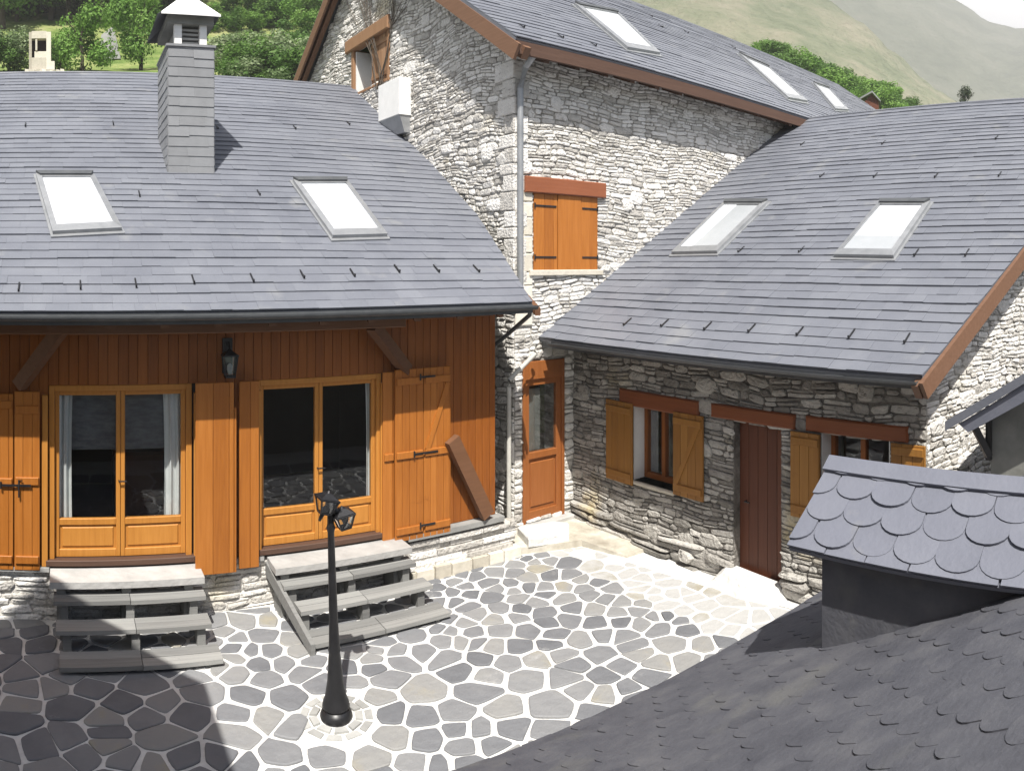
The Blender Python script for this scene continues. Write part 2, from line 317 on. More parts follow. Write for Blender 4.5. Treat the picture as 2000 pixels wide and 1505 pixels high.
# ------------------------------------------------------------------ builders: rubble walls, slate roofs, boards
def rubble(F, poly, holes=(), hr=(.055,.15), wr=(.12,.42), seed=1, dep=.028, wob=.018, gap=.010, mb=None, big=1.6):
    rg = random.Random(seed); mb = mb or MB()
    us = [p[0] for p in poly]; vs = [p[1] for p in poly]
    u0, u1, v0, v1 = min(us), max(us), min(vs), max(vs)
    ph = [rg.uniform(0,6.28) for _ in range(4)]
    def wv(u, v): return wob*(math.sin(u*1.7+ph[0]+v*.8)+.6*math.sin(u*4.1+ph[1]-v*2.3)+.35*math.sin(u*9.3+ph[2]+v*5))
    v = v0 - .05
    while v < v1 + .05:
        h = rg.uniform(*hr) if rg.random() > .15 else hr[1]*rg.uniform(.9,1.35)
        spans = [(u0-.05, u1+.05)]
        for (a,b,c,d) in holes:
            if v+h*.5 > b and v+h*.5 < d:
                ns = []
                for s_ in spans:
                    if c <= s_[0] or a >= s_[1]: ns.append(s_); continue
                    if a > s_[0]: ns.append((s_[0], a))
                    if c < s_[1]: ns.append((c, s_[1]))
                spans = ns
        for a, b in spans:
            u = a
            while u < b - .01:
                wd = rg.uniform(*wr)*(.7+.6*h/hr[1])
                if b - (u+wd) < wr[0]*.6: wd = b-u
                cells = [(v, v+h)]
                if h > .085 and rg.random() < .4:
                    k = rg.uniform(.35,.65); cells = [(v, v+h*k), (v+h*k, v+h)]
                for (ca, cb) in cells:
                    g = gap*rg.uniform(.6,1.5); j = min(.022, (cb-ca)*.16)
                    U0,U1,V0,V1 = u+g,u+wd-g,ca+g*.8,cb-g*.8
                    if U1-U0 < .02 or V1-V0 < .015: continue
                    q = []
                    mc = min(U1-U0, V1-V0)
                    for (cu,cv,su,sv,first) in ((U0,V0,1,1,1),(U1,V0,-1,1,0),(U1,V1,-1,-1,1),(U0,V1,1,-1,0)):
                        ch = mc*rg.uniform(.12,.42); ch2 = mc*rg.uniform(.12,.4)
                        A = (cu, cv+sv*ch2); B = (cu+su*ch*1.5, cv)
                        for (x,y) in ((A,B) if first else (B,A)): q.append((x+rg.uniform(-j,j), y+rg.uniform(-j,j)*.6))
                    q = [(x, y+wv(x,y)) for x,y in q]
                    cl = clip(q, poly)
                    if len(cl) < 3 or parea(cl) < .0006: continue
                    n = len(cl); cx = sum(p[0] for p in cl)/n; cy = sum(p[1] for p in cl)/n
                    dd = dep*rg.uniform(.35,1.25); tu = rg.uniform(-.05,.05); tv = rg.uniform(-.12,.12)
                    ring1 = [F.P(x,y,-.01) for x,y in cl]
                    ring2 = [F.P(x+(cx-x)*.05,y+(cy-y)*.08, dd*.72+tu*(x-cx)+tv*(y-cy)) for x,y in cl]
                    ring3 = [F.P(x+(cx-x)*.3,y+(cy-y)*.34, dd+tu*(x-cx)+tv*(y-cy)+rg.uniform(-.004,.004)) for x,y in cl]
                    c = F.P(cx,cy,dd+rg.uniform(0,.006))
                    fs = []
                    for i in range(n):
                        k2=(i+1)%n
                        fs += [(i,k2,n+k2,n+i),(n+i,n+k2,2*n+k2,2*n+i),(2*n+i,2*n+k2,3*n)]
                    mb.add(ring1+ring2+ring3+[c], fs, rg.random())
                u += wd
        v += h
    nb = int(parea(poly)*big)
    for _ in range(nb):
        cu, cv = rg.uniform(u0,u1), rg.uniform(v0,v1); a, c_ = rg.uniform(.11,.24), rg.uniform(.06,.12)
        if any(x0-a*1.35 < cu < x1+a*1.35 and y0-c_*1.35 < cv < y1+c_*1.35 for x0,y0,x1,y1 in holes): continue
        nn = 9; q = [(cu+a*math.copysign(abs(math.cos(t))**.6,math.cos(t))*rg.uniform(.82,1.1), cv+c_*math.copysign(abs(math.sin(t))**.7,math.sin(t))*rg.uniform(.82,1.1)) for t in [6.283*i/nn for i in range(nn)]]
        cl = clip(q, poly)
        if len(cl) < 6: continue
        n = len(cl); dd = dep*1.25+.008
        r1_=[F.P(x,y,-.01) for x,y in cl]; r2_=[F.P(x+(cu-x)*.04,y+(cv-y)*.05,dd*.8) for x,y in cl]; r3_=[F.P(x+(cu-x)*.3,y+(cv-y)*.32,dd+rg.uniform(-.004,.006)) for x,y in cl]
        fs=[]
        for i in range(n):
            k2=(i+1)%n; fs += [(i,k2,n+k2,n+i),(n+i,n+k2,2*n+k2,2*n+i)]
        mb.add(r1_+r2_+r3_, fs+[tuple(range(2*n,3*n))], rg.uniform(.45,1))
    return mb
def wall_sheet(F, poly, holes=(), thick=.45, mb=None, reveal=.3):
    mb = mb or MB()
    loops = [[Vector((u,v,0)) for u,v in poly]] + [[Vector((a,b,0)),Vector((a,d,0)),Vector((c,d,0)),Vector((c,b,0))] for a,b,c,d in holes]
    flat = [p for l in loops for p in l]
    tri = tessellate_polygon(loops)
    for o in (0, -thick):
        mb.add([F.P(p.x,p.y,o) for p in flat], [tuple(t) for t in tri], .4)
    n = len(poly)
    for i in range(n):
        a = poly[i]; b = poly[(i+1)%n]
        mb.add([F.P(*a,0),F.P(*b,0),F.P(*b,-thick),F.P(*a,-thick)], [(0,1,2,3)], .4)
    for (a,b,c,d) in holes:
        q = [(a,b),(c,b),(c,d),(a,d)]
        for i in range(4):
            p = q[i]; r = q[(i+1)%4]
            mb.add([F.P(*p,0),F.P(*r,0),F.P(*r,-thick),F.P(*p,-thick)], [(0,1,2,3)], .6)
    return mb
def slates(F, poly, expo=.19, wd=.27, t=.009, seed=3, rnd_len=.012, lap=1.5, base=0.0, mb=None):
    rg = random.Random(seed); mb = mb or MB()
    us = [p[0] for p in poly]; vs = [p[1] for p in poly]
    u0,u1,v0,v1 = min(us),max(us),min(vs),max(vs)
    ph = rg.uniform(0,6)
    k = 0; v = v0-.02
    while v < v1:
        u = u0 - rg.random()*wd - .1
        rowt = rg.uniform(.7,1.4)
        while u < u1+.05:
            ww = wd*rg.uniform(.7,1.3); dl = rg.uniform(-1,1)*rnd_len*.35
            wob = .012*math.sin(u*.9+k*.37+ph)+.006*math.sin(u*2.7+k*1.1)
            g = .0006
            q = [(u+g, v+dl+wob),(u+ww-g, v+dl+wob+rg.uniform(-1,1)*rnd_len*.3),(u+ww-g, v+expo*lap),(u+g, v+expo*lap)]
            cl = clip(q, poly)
            if len(cl) >= 3 and parea(cl) > 1e-4:
                lift = t*2.1*rowt*rg.uniform(.8,1.25)
                def zz(p): return base + .002 + lift*max(0,1-(p[1]-v)/(expo*lap))
                n = len(cl)
                top = [F.P(p[0],p[1],zz(p)+t) for p in cl]; bot = [F.P(p[0],p[1],zz(p)-lift*.6) for p in cl]
                fs = [tuple(range(n))]+[(i,(i+1)%n,n+(i+1)%n,n+i) for i in range(n)]
                mb.add(top+bot, fs, rg.random())
            u += ww
        v += expo*rg.uniform(.97,1.03); k += 1
    return mb
def scales(F, poly, expo=.17, wd=.22, t=.006, seed=3, mb=None, lf=.016, sag=.55):   # round-ended slates in offset rows
    rg = random.Random(seed); mb = mb or MB()
    us = [p[0] for p in poly]; vs = [p[1] for p in poly]
    u0,u1,v0,v1 = min(us),max(us),min(vs),max(vs)
    v = v0 - .1; k = 0
    while v < v1:
        u = u0 - wd*(1 + .5*(k%2)); L = expo*2.05
        while u < u1 + wd:
            w2 = wd/2*.995*rg.uniform(.97,1.0); cu = u+wd/2+rg.uniform(-1,1)*.005; vv = v+rg.uniform(-1,1)*.008; rot = rg.uniform(-.035,.035)
            q = []
            for i in range(11):
                a = math.pi + math.pi*i/10
                q.append((cu+math.cos(a)*w2, vv+expo*sag+math.sin(a)*expo*sag))
            q += [(cu+w2, vv+L),(cu-w2, vv+L)]
            q = [(cu+(x-cu)*math.cos(rot)-(y-vv)*math.sin(rot), vv+(x-cu)*math.sin(rot)+(y-vv)*math.cos(rot)) for x,y in q]
            cl = clip(q, poly)
            if len(cl) >= 3 and parea(cl) > 2e-4:
                lift = lf*rg.uniform(.6,1.5); tw = rg.uniform(-.02,.02)
                def zz(p): return .003 + lift*max(0,1-(p[1]-v)/L)+tw*(p[0]-cu)*max(0,1-(p[1]-v)/L)
                n = len(cl)
                top = [F.P(p[0],p[1],zz(p)+t) for p in cl]; bot = [F.P(p[0],p[1],zz(p)-lift*.5) for p in cl]
                mb.add(top+bot, [tuple(range(n))]+[(i,(i+1)%n,n+(i+1)%n,n+i) for i in range(n)], rg.random())
            u += wd
        v += expo; k += 1
    return mb
def boards(F, u0, u1, v0, v1, holes=(), wd=.11, o0=0.0, o1=.022, seed=1, mb=None, gap=.004):
    rg = random.Random(seed); mb = mb or MB(); u = u0
    while u < u1-.01:
        b = min(u+wd*rg.uniform(.93,1.07), u1); spans = [(v0,v1)]
        for (a,c,d,e) in holes:
            if u < d-.005 and b > a+.005:
                ns = []
                for s_ in spans:
                    if e <= s_[0] or c >= s_[1]: ns.append(s_); continue
                    if c > s_[0]: ns.append((s_[0], c))
                    if e < s_[1]: ns.append((e, s_[1]))
                spans = ns
        cc = rg.random()
        for (p,q) in spans: mb.fbox(F, u+gap/2, b-gap/2, p, q, o0, o1+rg.uniform(0,.0015), cc, bev=.004)
        u = b
    return mb
def slab_poly(F, poly, o0, o1, mb=None):
    mb = mb or MB(); mb.fpoly(F, poly, o0, o1, .5); return mb
def quad_bar(mb, F, a, b, wd, o0, o1, c=None):   # bar lying in a frame between uv points a and b
    du, dv = b[0]-a[0], b[1]-a[1]; L = math.hypot(du,dv); nx, ny = -dv/L*wd/2, du/L*wd/2
    mb.fpoly(F, [(a[0]+nx,a[1]+ny),(a[0]-nx,a[1]-ny),(b[0]-nx,b[1]-ny),(b[0]+nx,b[1]+ny)], o0, o1, c)
def skylight(F, quad, root, label, base=.03, pane='blind', extra=None):
    """roof window on frame F; quad TL TR BR BL in photo pixels"""
    q = [F.px(x,y,base+.05) for x,y in quad]
    cu = sum(p[0] for p in q)/4; cv = sum(p[1] for p in q)/4
    def ins(k): return [(p[0]+(cu-p[0])*k, p[1]+(cv-p[1])*k) for p in q]
    sk = bpy.data.objects.new('skylight', None); COL.objects.link(sk); sk.parent = root
    sk.location = F.P(cu,cv,0) - root.location; sk['label'] = label; sk.empty_display_size=.2
    mb = MB(); outer = ins(0); inner = ins(.17)
    for i in range(4):
        j = (i+1)%4
        A,B,C,D = outer[i],outer[j],inner[j],inner[i]
        mb.hexa([F.P(*A,-.02),F.P(*B,-.02),F.P(*C,-.02),F.P(*D,-.02),F.P(*A,base+.06),F.P(*B,base+.06),F.P(*C,base+.075),F.P(*D,base+.075)], .5)
    fl = ins(-.07)
    fm = MB(); fm.fpoly(F, fl, .0, base+.012, .5)
    part(fm, 'flashing', M['zinc'], sk); part(mb, 'frame', M['zinc'], sk)
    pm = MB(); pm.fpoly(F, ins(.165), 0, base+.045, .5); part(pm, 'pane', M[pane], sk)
    if extra:
        i4 = ins(.17); L = lambda a,b_,k: (a[0]+(b_[0]-a[0])*k, a[1]+(b_[1]-a[1])*k)
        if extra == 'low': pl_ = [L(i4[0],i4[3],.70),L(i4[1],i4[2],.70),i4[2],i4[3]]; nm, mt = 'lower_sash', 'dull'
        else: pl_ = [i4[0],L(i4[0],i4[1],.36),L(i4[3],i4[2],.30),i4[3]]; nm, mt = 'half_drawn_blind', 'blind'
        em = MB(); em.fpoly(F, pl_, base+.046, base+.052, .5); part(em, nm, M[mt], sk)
    top = MB(); A,B = outer[0],outer[1]
    top.fpoly(F, [(A[0],A[1]),(B[0],B[1]),(B[0]+(cu-B[0])*.12,B[1]+(cv-B[1])*.13),(A[0]+(cu-A[0])*.12,A[1]+(cv-A[1])*.13)], base+.03, base+.10, .5)
    part(top, 'top_cover', M['darkzinc'], sk)
    return sk
def hooks(F, pts, roof, base=.03):
    first = None
    for i,(x,y) in enumerate(pts):
        u,v = F.px(x,y,base)
        if first is None:
            mb = MB(); w_ = .009
            P = lambda a,b,o: F.P(a,b,o)-F.P(0,0,0)
            prof = [(-.10,.008),(-.095,.034),(-.08,.036),(-.078,.014),(.09,.008),(.09,.0),(-.10,.0)]
            vs = [P(-w_,a,o) for a,o in prof]+[P(w_,a,o) for a,o in prof]; n=len(prof)
            mb.add(vs, [tuple(range(n)),tuple(range(n,2*n))]+[(k,(k+1)%n,n+(k+1)%n,n+k) for k in range(n)], .5)
            first = mb.build('snow_hook', M['black'], roof); o = first
        else:
            o = first.copy(); COL.objects.link(o); o.parent = roof
        wl = Vector((0,0,0)); p = roof
        while p: wl += p.location; p = p.parent
        o.location = F.P(u,v,base) - wl
Z0 = CZ
# ================================================================== SETTING
gm = mat('earth_ground', [(.3,(.12,.11,.08)),(.7,(.2,.18,.12))], .5, rnd=0, bs=.3, bd=.05, rough=.95)
mb = MB(); mb.add([(-890,-20,-.02),(2290,-20,-.02),(2290,2090,-.02),(-890,2090,-.02)], [(0,1,2,3)], .5)
tag(mb.build('ground', gm), None, None, kind='structure')
# courtyard: lime joint sheet with irregular flagstones (voronoi cells, inset and rounded)
PAVE = [(-3.2,2.0),(4.6,2.0),(7.42,4.0),(6.95,8.02),(5.9,8.40),(-3.2,8.42)]
mb = MB(); mb.add([(x,y,.002) for x,y in [(-6,-1),(7.6,-1),(7.6,9.0),(-6,9.0)]], [(0,1,2,3)], .5)
tag(mb.build('courtyard', M['joint']), None, None, kind='structure')
rg = random.Random(21); pts = []
def rad_at(x, y):   # local spacing
    r = .31 + .10*noise.noise(Vector((x*.7,y*.7,3)))
    if y > 6.6 and x > 2.6: r *= .80
    if x > 4.5: r *= .9
    return r
tries = 0
grid = {}
while tries < 26000:
    tries += 1
    x = rg.uniform(-3.4,7.7); y = rg.uniform(3.6,8.7); r = rad_at(x,y)*rg.choice((.55,.7,.9,1.1,1.35,1.6)); ok = True
    gx, gy = int(x//.6), int(y//.6)
    for i in range(gx-1,gx+2):
        for j in range(gy-1,gy+2):
            for (a,b,c) in grid.get((i,j),()):
                if ((a-x)*.80)**2+((b-y)*1.18)**2 < (.5*(r+c))**2: ok = False; break
            if not ok: break
        if not ok: break
    if ok: grid.setdefault((gx,gy),[]).append((x,y,r)); pts.append((x,y,r))
mb = MB()
for (x,y,r) in pts:
    cell = [(x-.8,y-.8),(x+.8,y-.8),(x+.8,y+.8),(x-.8,y+.8)]
    for (a,b,c) in pts:
        dx, dy = a-x, b-y; d2 = dx*dx+dy*dy
        if 0 < d2 < 1.6:
            mx, my = x+dx*.5, y+dy*.5
            out = []
            def sd(p): return (p[0]-mx)*dx+(p[1]-my)*dy
            for i in range(len(cell)):
                p = cell[i]; q = cell[(i+1)%len(cell)]; s1 = sd(p); s2 = sd(q)
                if s1 <= 0: out.append(p)
                if (s1 < 0 < s2) or (s2 < 0 < s1):
                    t = s1/(s1-s2); out.append((p[0]+(q[0]-p[0])*t, p[1]+(q[1]-p[1])*t))
            cell = out
            if len(cell) < 3: break
    if len(cell) < 3: continue
    cell = clip(cell, PAVE)
    if len(cell) < 3 or parea(cell) < .012: continue
    # fewer, more buried stones towards the pale strip along the right house
    edge = 7.2 - x - (8.4-y)*.03
    buried = edge < .75 and x > 4.5
    if buried and rg.random() < .12: continue
    cx = sum(p[0] for p in cell)/len(cell); cy = sum(p[1] for p in cell)/len(cell)
    if (cx-2.41)**2+(cy-6.17)**2 < .36**2: continue
    g = rg.uniform(.013,.026) * (1.0 if cx > 1.0 else .6)
    res = []
    n = len(cell)
    A = parea(cell); sc = max(.3, 1 - g*2.2/math.sqrt(A))
    cell = [(cx+(px_-cx)*sc+rg.uniform(-.017,.017), cy+(py_-cy)*sc+rg.uniform(-.017,.017)) for px_,py_ in cell]
    for it in range(2):
        k = .12 if it == 0 else .28; nn = []
        for i in range(len(cell)):
            p = cell[i]; q = cell[(i+1)%len(cell)]
            nn += [(p[0]+(q[0]-p[0])*k, p[1]+(q[1]-p[1])*k), (p[0]+(q[0]-p[0])*(1-k), p[1]+(q[1]-p[1])*(1-k))]
        cell = nn
    n = len(cell); hh = rg.uniform(.010,.022) if not buried else .005
    tx, ty = rg.uniform(-.008,.008), rg.uniform(-.008,.008)
    lo = [(p[0],p[1],.0) for p in cell]
    mi = [(p[0],p[1],hh*.7+.002+tx*(p[0]-cx)+ty*(p[1]-cy)) for p in cell]
    to = [(cx+(p[0]-cx)*.93,cy+(p[1]-cy)*.93,hh+.003+tx*(p[0]-cx)+ty*(p[1]-cy)) for p in cell]
    mb.add(lo+mi+to, [(i,(i+1)%n,n+(i+1)%n,n+i) for i in range(n)]+[(n+i,n+(i+1)%n,2*n+(i+1)%n,2*n+i) for i in range(n)]+[tuple(range(2*n,3*n))], rg.uniform(1.2,1.7) if buried else rg.random())
tag(mb.build('paving', M['flag']), None, None, kind='structure')

# ================================================================== LEFT HOUSE
DL = 8.45
FL = Frame((0,DL,0),(1,0,0))
left = thing('slate_roof_house', 'house clad in orange varnished boards under a wide slate roof with the tall slate chimney', 'house', (0,DL,0))
ZE = Z0-.525; VB = .63                       # roof plane at the eave; underside of the boards
d1 = FL.rect(95,752,375,1092); d2 = FL.rect(497,742,745,1024)
d1 = (d1[0],VB+.04,d1[2],d1[3]); d2 = (d2[0],VB+.04,d2[2],d1[3]+.01)
mb = MB(); boards(FL,-5.5,5.68,VB,3.55,[d1,d2],wd=.115,o0=-.03,o1=0.0,seed=4)
part(boards(FL,-5.5,5.68,VB,3.85,[d1,d2],wd=.115,o0=-.03,o1=0.0,seed=4), 'wooden_wall', M['orange'], left)
# backing and stone base, far end wall
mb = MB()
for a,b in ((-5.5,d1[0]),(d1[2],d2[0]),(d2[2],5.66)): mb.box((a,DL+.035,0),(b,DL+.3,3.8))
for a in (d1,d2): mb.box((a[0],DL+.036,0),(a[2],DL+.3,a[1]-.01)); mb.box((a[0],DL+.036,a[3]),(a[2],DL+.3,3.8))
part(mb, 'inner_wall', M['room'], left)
base = rubble(FL,[(-5.5,0),(5.7,0),(5.7,VB-.05),(-5.5,VB-.05)],hr=(.05,.12),wr=(.14,.5),seed=11,dep=.03)
wall_sheet(FL,[(-5.5,0),(5.7,0),(5.7,VB-.04),(-5.5,VB-.04)],thick=.02,mb=base)
part(base, 'stone_plinth', M['stone'], left)
for (u0,u1,v0,o1) in ((-5.5,-.2,.055,.07),(4.25,5.75,.075,.13),(1.62,2.35,.06,.05)):
    mb = MB(); mb.fbox(FL,u0,u1,VB-v0,VB-.005,-.02,o1); part(mb, 'ledge', M['greyslab'], left)
FS_ = Frame((5.68,DL,0),(0,1,0))
mb = MB(); mb.box((5.5,DL+.04,0),(5.68,20,3.7)); part(mb, 'end_wall', M['mortar'], left)
# interior rooms behind the glass
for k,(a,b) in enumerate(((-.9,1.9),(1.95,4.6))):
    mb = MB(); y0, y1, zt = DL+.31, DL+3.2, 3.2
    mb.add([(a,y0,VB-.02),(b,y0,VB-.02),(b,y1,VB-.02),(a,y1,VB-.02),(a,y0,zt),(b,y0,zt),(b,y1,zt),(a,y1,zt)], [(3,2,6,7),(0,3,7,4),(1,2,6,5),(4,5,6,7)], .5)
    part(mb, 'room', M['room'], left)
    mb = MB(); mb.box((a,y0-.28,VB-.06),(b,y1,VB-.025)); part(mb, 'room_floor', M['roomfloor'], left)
# french doors
def french_door(F, hole, root, rail, o=-.07, fw=.07, mull=.105, name='french_door', open_=False):
    a,b,c,d = hole; e = bpy.data.objects.new(name, None); COL.objects.link(e); e.parent = root
    e.location = F.P((a+c)/2, b, 0) - root.location; e.empty_display_size=.2
    mb = MB(); g=.002
    mb.fbox(F,a+g,a+fw,b,d-g,o-.06,o+.075,.4,.006); mb.fbox(F,c-fw,c-g,b,d-g,o-.06,o+.075,.6,.006); mb.fbox(F,a+fw,c-fw,d-fw,d-g,o-.06,o+.073,.5,.006)
    part(mb,'door_frame',M['frame'],e)
    mb = MB(); mb.fbox(F,a-.03,c+.03,b-.035,b+.035,o-.08,.06,.4,.008); part(mb,'door_sill',M['fascia'],e)
    m_ = (a+c)/2
    for (x0,x1,sd) in ((a+fw,m_,0),(m_,c-fw,1)):
        st = .055; mc = mull/2; ff = MB(); fr = ff
        l0 = x0+(st if sd==0 else mc); l1 = x1-(mc if sd==0 else st)
        ff.fbox(F,x0+.003,l0,b+.04,d-fw-.003,o-.03,o+.03,.5,.006); ff.fbox(F,l1,x1-.002,b+.04,d-fw-.003,o-.03,o+.03,.5,.006)
        fr.fbox(F,l0,l1,d-fw-.055,d-fw-.003,o-.028,o+.028,.5,.006)
        fr.fbox(F,l0,l1,rail-.075,rail,o-.028,o+.028,.35,.006)
        fr.fbox(F,l0,l1,b+.04,b+.13,o-.028,o+.028,.65,.006)
        fr.fbox(F,l0,l1,b+.13,rail-.075,o-.012,o+.006,.2)
        fr.fbox(F,l0+.03,l1-.03,b+.155,rail-.10,o+.006,o+.02,.55,.012)
        pm = MB(); pm.fbox(F,l0-.005,l1+.005,rail-.005,d-fw-.05,o-.004,o+.004); part(pm,'pane',M['glass'],e)
        part(ff,'door_leaf',M['frame'],e)
    hd = MB(); hd.tube([F.P(m_-.02,(b+d)/2-.1,o+.03),F.P(m_-.02,(b+d)/2-.1,o+.07),F.P(m_+.07,(b+d)/2-.1,o+.07)],.009,8); part(hd,'handle',M['black'],e)
    return e
r1 = FL.px(230,1010,-.07)[1]; r2 = FL.px(600,988,-.07)[1]
french_door(FL,d1,left,r1); french_door(FL,d2,left,r1-.0)
def curtain(u0,u1,v0,v1,o,seed,F=FL):
    mb = MB(); n = 26; vs=[]; rgc=random.Random(seed); ph=rgc.uniform(0,6)
    for j in range(9):
        t=j/8
        for i in range(n+1):
            s_=i/n; taper = 1-.12*t*(1-t)*4*(.5)
            u=u0+(u1-u0)*(s_*taper); vs.append(F.P(u,v1+(v0-v1)*t,o+.03*math.sin(s_*19+ph+t*.8)+.012*math.sin(s_*43+t*2)))
    fs=[(j*(n+1)+i,j*(n+1)+i+1,(j+1)*(n+1)+i+1,(j+1)*(n+1)+i) for j in range(8) for i in range(n)]
    mb.add(vs,fs,.5); part(mb,'curtain',M['curtain'],left,smooth=True)
c = FL.rect(101,757,142,1010,-.15); curtain(c[0],c[2],d1[1]+.1,d1[3],-.15,1)
c = FL.rect(318,757,368,1010,-.15); curtain(c[2],c[0],d1[1]+.1,d1[3],-.15,2)
c = FL.rect(712,757,742,1010,-.15); curtain(c[2],c[0],d1[1]+.1,d1[3],-.15,3)
c = FL.rect(497,757,508,1010,-.15); curtain(c[0]-.03,c[2]-.02,d1[1]+.1,d1[3],-.15,5)
p_=FL.rect(138,757,322,873,-.2)  # grey sheet behind the glass imitates the reflected roof
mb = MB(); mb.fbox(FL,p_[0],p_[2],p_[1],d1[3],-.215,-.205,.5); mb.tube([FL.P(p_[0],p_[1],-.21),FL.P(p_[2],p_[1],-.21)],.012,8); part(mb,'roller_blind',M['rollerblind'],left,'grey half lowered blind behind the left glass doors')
# furniture seen inside: dresser with a pale lamp
mb = MB(); mb.box((.66,DL+1.6,VB),(1.35,DL+2.1,VB+.85)); mb.box((.64,DL+1.58,VB+.85),(1.37,DL+2.12,VB+.9)); 
dr = mb.build('dresser', M['red']); tag(dr,'dark red wooden dresser inside the room behind the left glass doors','dresser')
mb = MB(); mb.tube([(.86,DL+1.8,VB+.9),(.86,DL+1.8,VB+1.25)],[.06,.02],12); mb.tube([(.86,DL+1.8,VB+1.2),(.86,DL+1.8,VB+1.45)],[.13,.08],14)
tl_ = mb.build('table_lamp', M['curtain']); tag(tl_,'small pale table lamp on the dark dresser behind the left glass doors','lamp')
# posts and head beam of the facade
for x in (82,378,498,741): 
    u,_ = FL.px(x,900); mb = MB(); mb.fbox(FL,u,u+.07,VB,2.62,0,.05,.5,.006); part(mb,'post',M['frame'],left)
FB = Frame((0,8.02,0),(1,0,0))
a = FB.px(130,627); b = FB.px(585,645); e_ = FB.px(745,636)
mb = MB(); mb.fbox(FB,-5.3,e_[0]+.3,b[1],a[1]+.05,-.08,.08,.5,.01); part(mb,'eave_beam',M['beam'],left)
mb = MB(); mb.fbox(FL,-5.4,5.6,3.42,3.52,0,.06,.5,.006); part(mb,'wall_plate',M['beam'],left)
for (x0,y0,x1,y1) in ((118,640,38,752),(728,632,793,722)):
    p = FL.px(x1,y1,.05); q = FB.px(x0,y0,0)
    P_ = FL.P(p[0],p[1],.06); Q_ = FB.P(q[0],q[1]-.02,0)
    mb = MB(); mb.bar(P_,Q_,.13,.15,up=(0,0,1)); part(mb,'brace',M['beam'],left)
for k in range(19):   # rafters under the eave
    x = -5+k*.6; mb = MB(); mb.hexa([(x,7.68,ZE-.17),(x+.09,7.68,ZE-.17),(x+.09,8.44,ZE+.301),(x,8.44,ZE+.301),(x,7.68,ZE-.07),(x+.09,7.68,ZE-.07),(x+.09,8.44,ZE+.401),(x,8.44,ZE+.401)]); part(mb,'rafter',M['beam'],left)
# roof
FRL = Frame((0,7.65,ZE),(1,0,0),(0,1,.62)); K = math.sqrt(1+.62**2)
def rl(x,d): return (x,(d-7.65)*K)
PL = [rl(-5.6,7.65),rl(5.73,7.65),rl(5.85,8.2),rl(6.17,9.6),rl(6.24,11.2),rl(6.22,13),rl(6.14,14.72),rl(-5.6,14.72)]
slab = MB(); slab.fpoly(FRL,PL,-.07,-.004); 
zr = ZE+.62*(14.72-7.65)
slab.hexa([(-5.6,14.72,zr-.1),(6.14,14.72,zr-.1),(5.9,20.5,zr-3.6),(-5.6,20.5,zr-3.6),(-5.6,14.72,zr),(6.14,14.72,zr),(5.9,20.5,zr-3.5),(-5.6,20.5,zr-3.5)])
roofL = part(slab,'roof',M['slate'],left)
part(slates(FRL,PL,expo=.185,wd=.30,t=.008,seed=5),'slates',M['slate'],roofL)
mb = MB(); mb.tube([(-5.6,14.74,zr+.02),(6.12,14.74,zr+.02)],.03,10); part(mb,'ridge_cap',M['slate'],roofL)
mb = MB(); mb.box((-5.6,7.655,ZE-.13),(5.74,7.70,ZE-.012)); part(mb,'eave_board',M['darkzinc'],left)
mb = MB(); n=8; pr=[(7.60+.055*math.cos(math.pi+math.pi*i/n),ZE-.03+.055*math.sin(math.pi+math.pi*i/n)) for i in range(n+1)]
vs=[(-5.6,y,z) for y,z in pr]+[(5.76,y,z) for y,z in pr]; m_=n+1
mb.add(vs,[(i,i+1,m_+i+1,m_+i) for i in range(n)]+[tuple(range(m_)),tuple(range(m_,2*m_))]); part(mb,'gutter',M['darkzinc'],left)
hooks(FRL,[(37,560),(157,556),(265,552),(377,545),(492,542),(590,535),(688,532),(50,243),(221,240),(272,378),(505,376),(775,524),(852,524),(930,524),(424,248),(575,248),(680,240)],roofL)
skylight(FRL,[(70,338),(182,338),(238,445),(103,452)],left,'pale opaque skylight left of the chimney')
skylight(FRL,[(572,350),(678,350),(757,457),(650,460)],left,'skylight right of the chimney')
# chimney
ch = bpy.data.objects.new('chimney', None); COL.objects.link(ch); ch.parent = left; ch.location = Vector((1.85,10.63,5.4))-left.location
cx0,cx1,cy0,cy1 = 1.50,2.19,10.63,11.75; ct = Z0+3.22
sh = MB(); sh.box((cx0+.01,cy0+.01,5.0),(cx1-.01,cy1-.01,ct)); 
rg = random.Random(9)
for (O,U,L) in (((cx0,cy0,0),(1,0,0),cx1-cx0),((cx0,cy0,0),(0,1,0),cy1-cy0),((cx1,cy0,0),(0,1,0),cy1-cy0)):
    F_ = Frame(O,U)
    if U[1]: 
        F_.N = Vector((-1,0,0)) if O[0]==cx0 else Vector((1,0,0))
    slates(F_,[(0,5.2),(L,5.2),(L,ct),(0,ct)],expo=.145,wd=.5,t=.004,seed=int(L*100),lap=1.1,mb=sh,base=.0)
part(sh,'shaft',M['slate_side'],ch)
cp = MB(); zc = ct
cp.box((cx0-.03,cy0-.03,zc),(cx1+.03,cy1+.03,zc+.035)); part(cp,'cap_slab',M['slate_side'],ch)
for x in (cx0+.10,cx1-.21):
    for y in (cy0+.03,cy1-.14): pm = MB(); pm.box((x,y,zc+.04),(x+.11,y+.11,zc+.34)); part(pm,'cap_post',M['white'],ch)
ib = MB(); ib.box((cx0+.14,cy0+.2,zc+.04),(cx1-.14,cy1-.2,zc+.34)); 
for k in range(4): ib.box((cx0+.2,cy0+.1,zc+.07+k*.065),(cx1-.2,cy0+.14,zc+.10+k*.065))
part(ib,'flue',M['greyslab'],ch)
wb = MB(); wb.box((cx0-.02,cy0-.02,zc+.34),(cx1+.0,cy1+.0,zc+.46)); part(wb,'cap_beam',M['render'],ch)
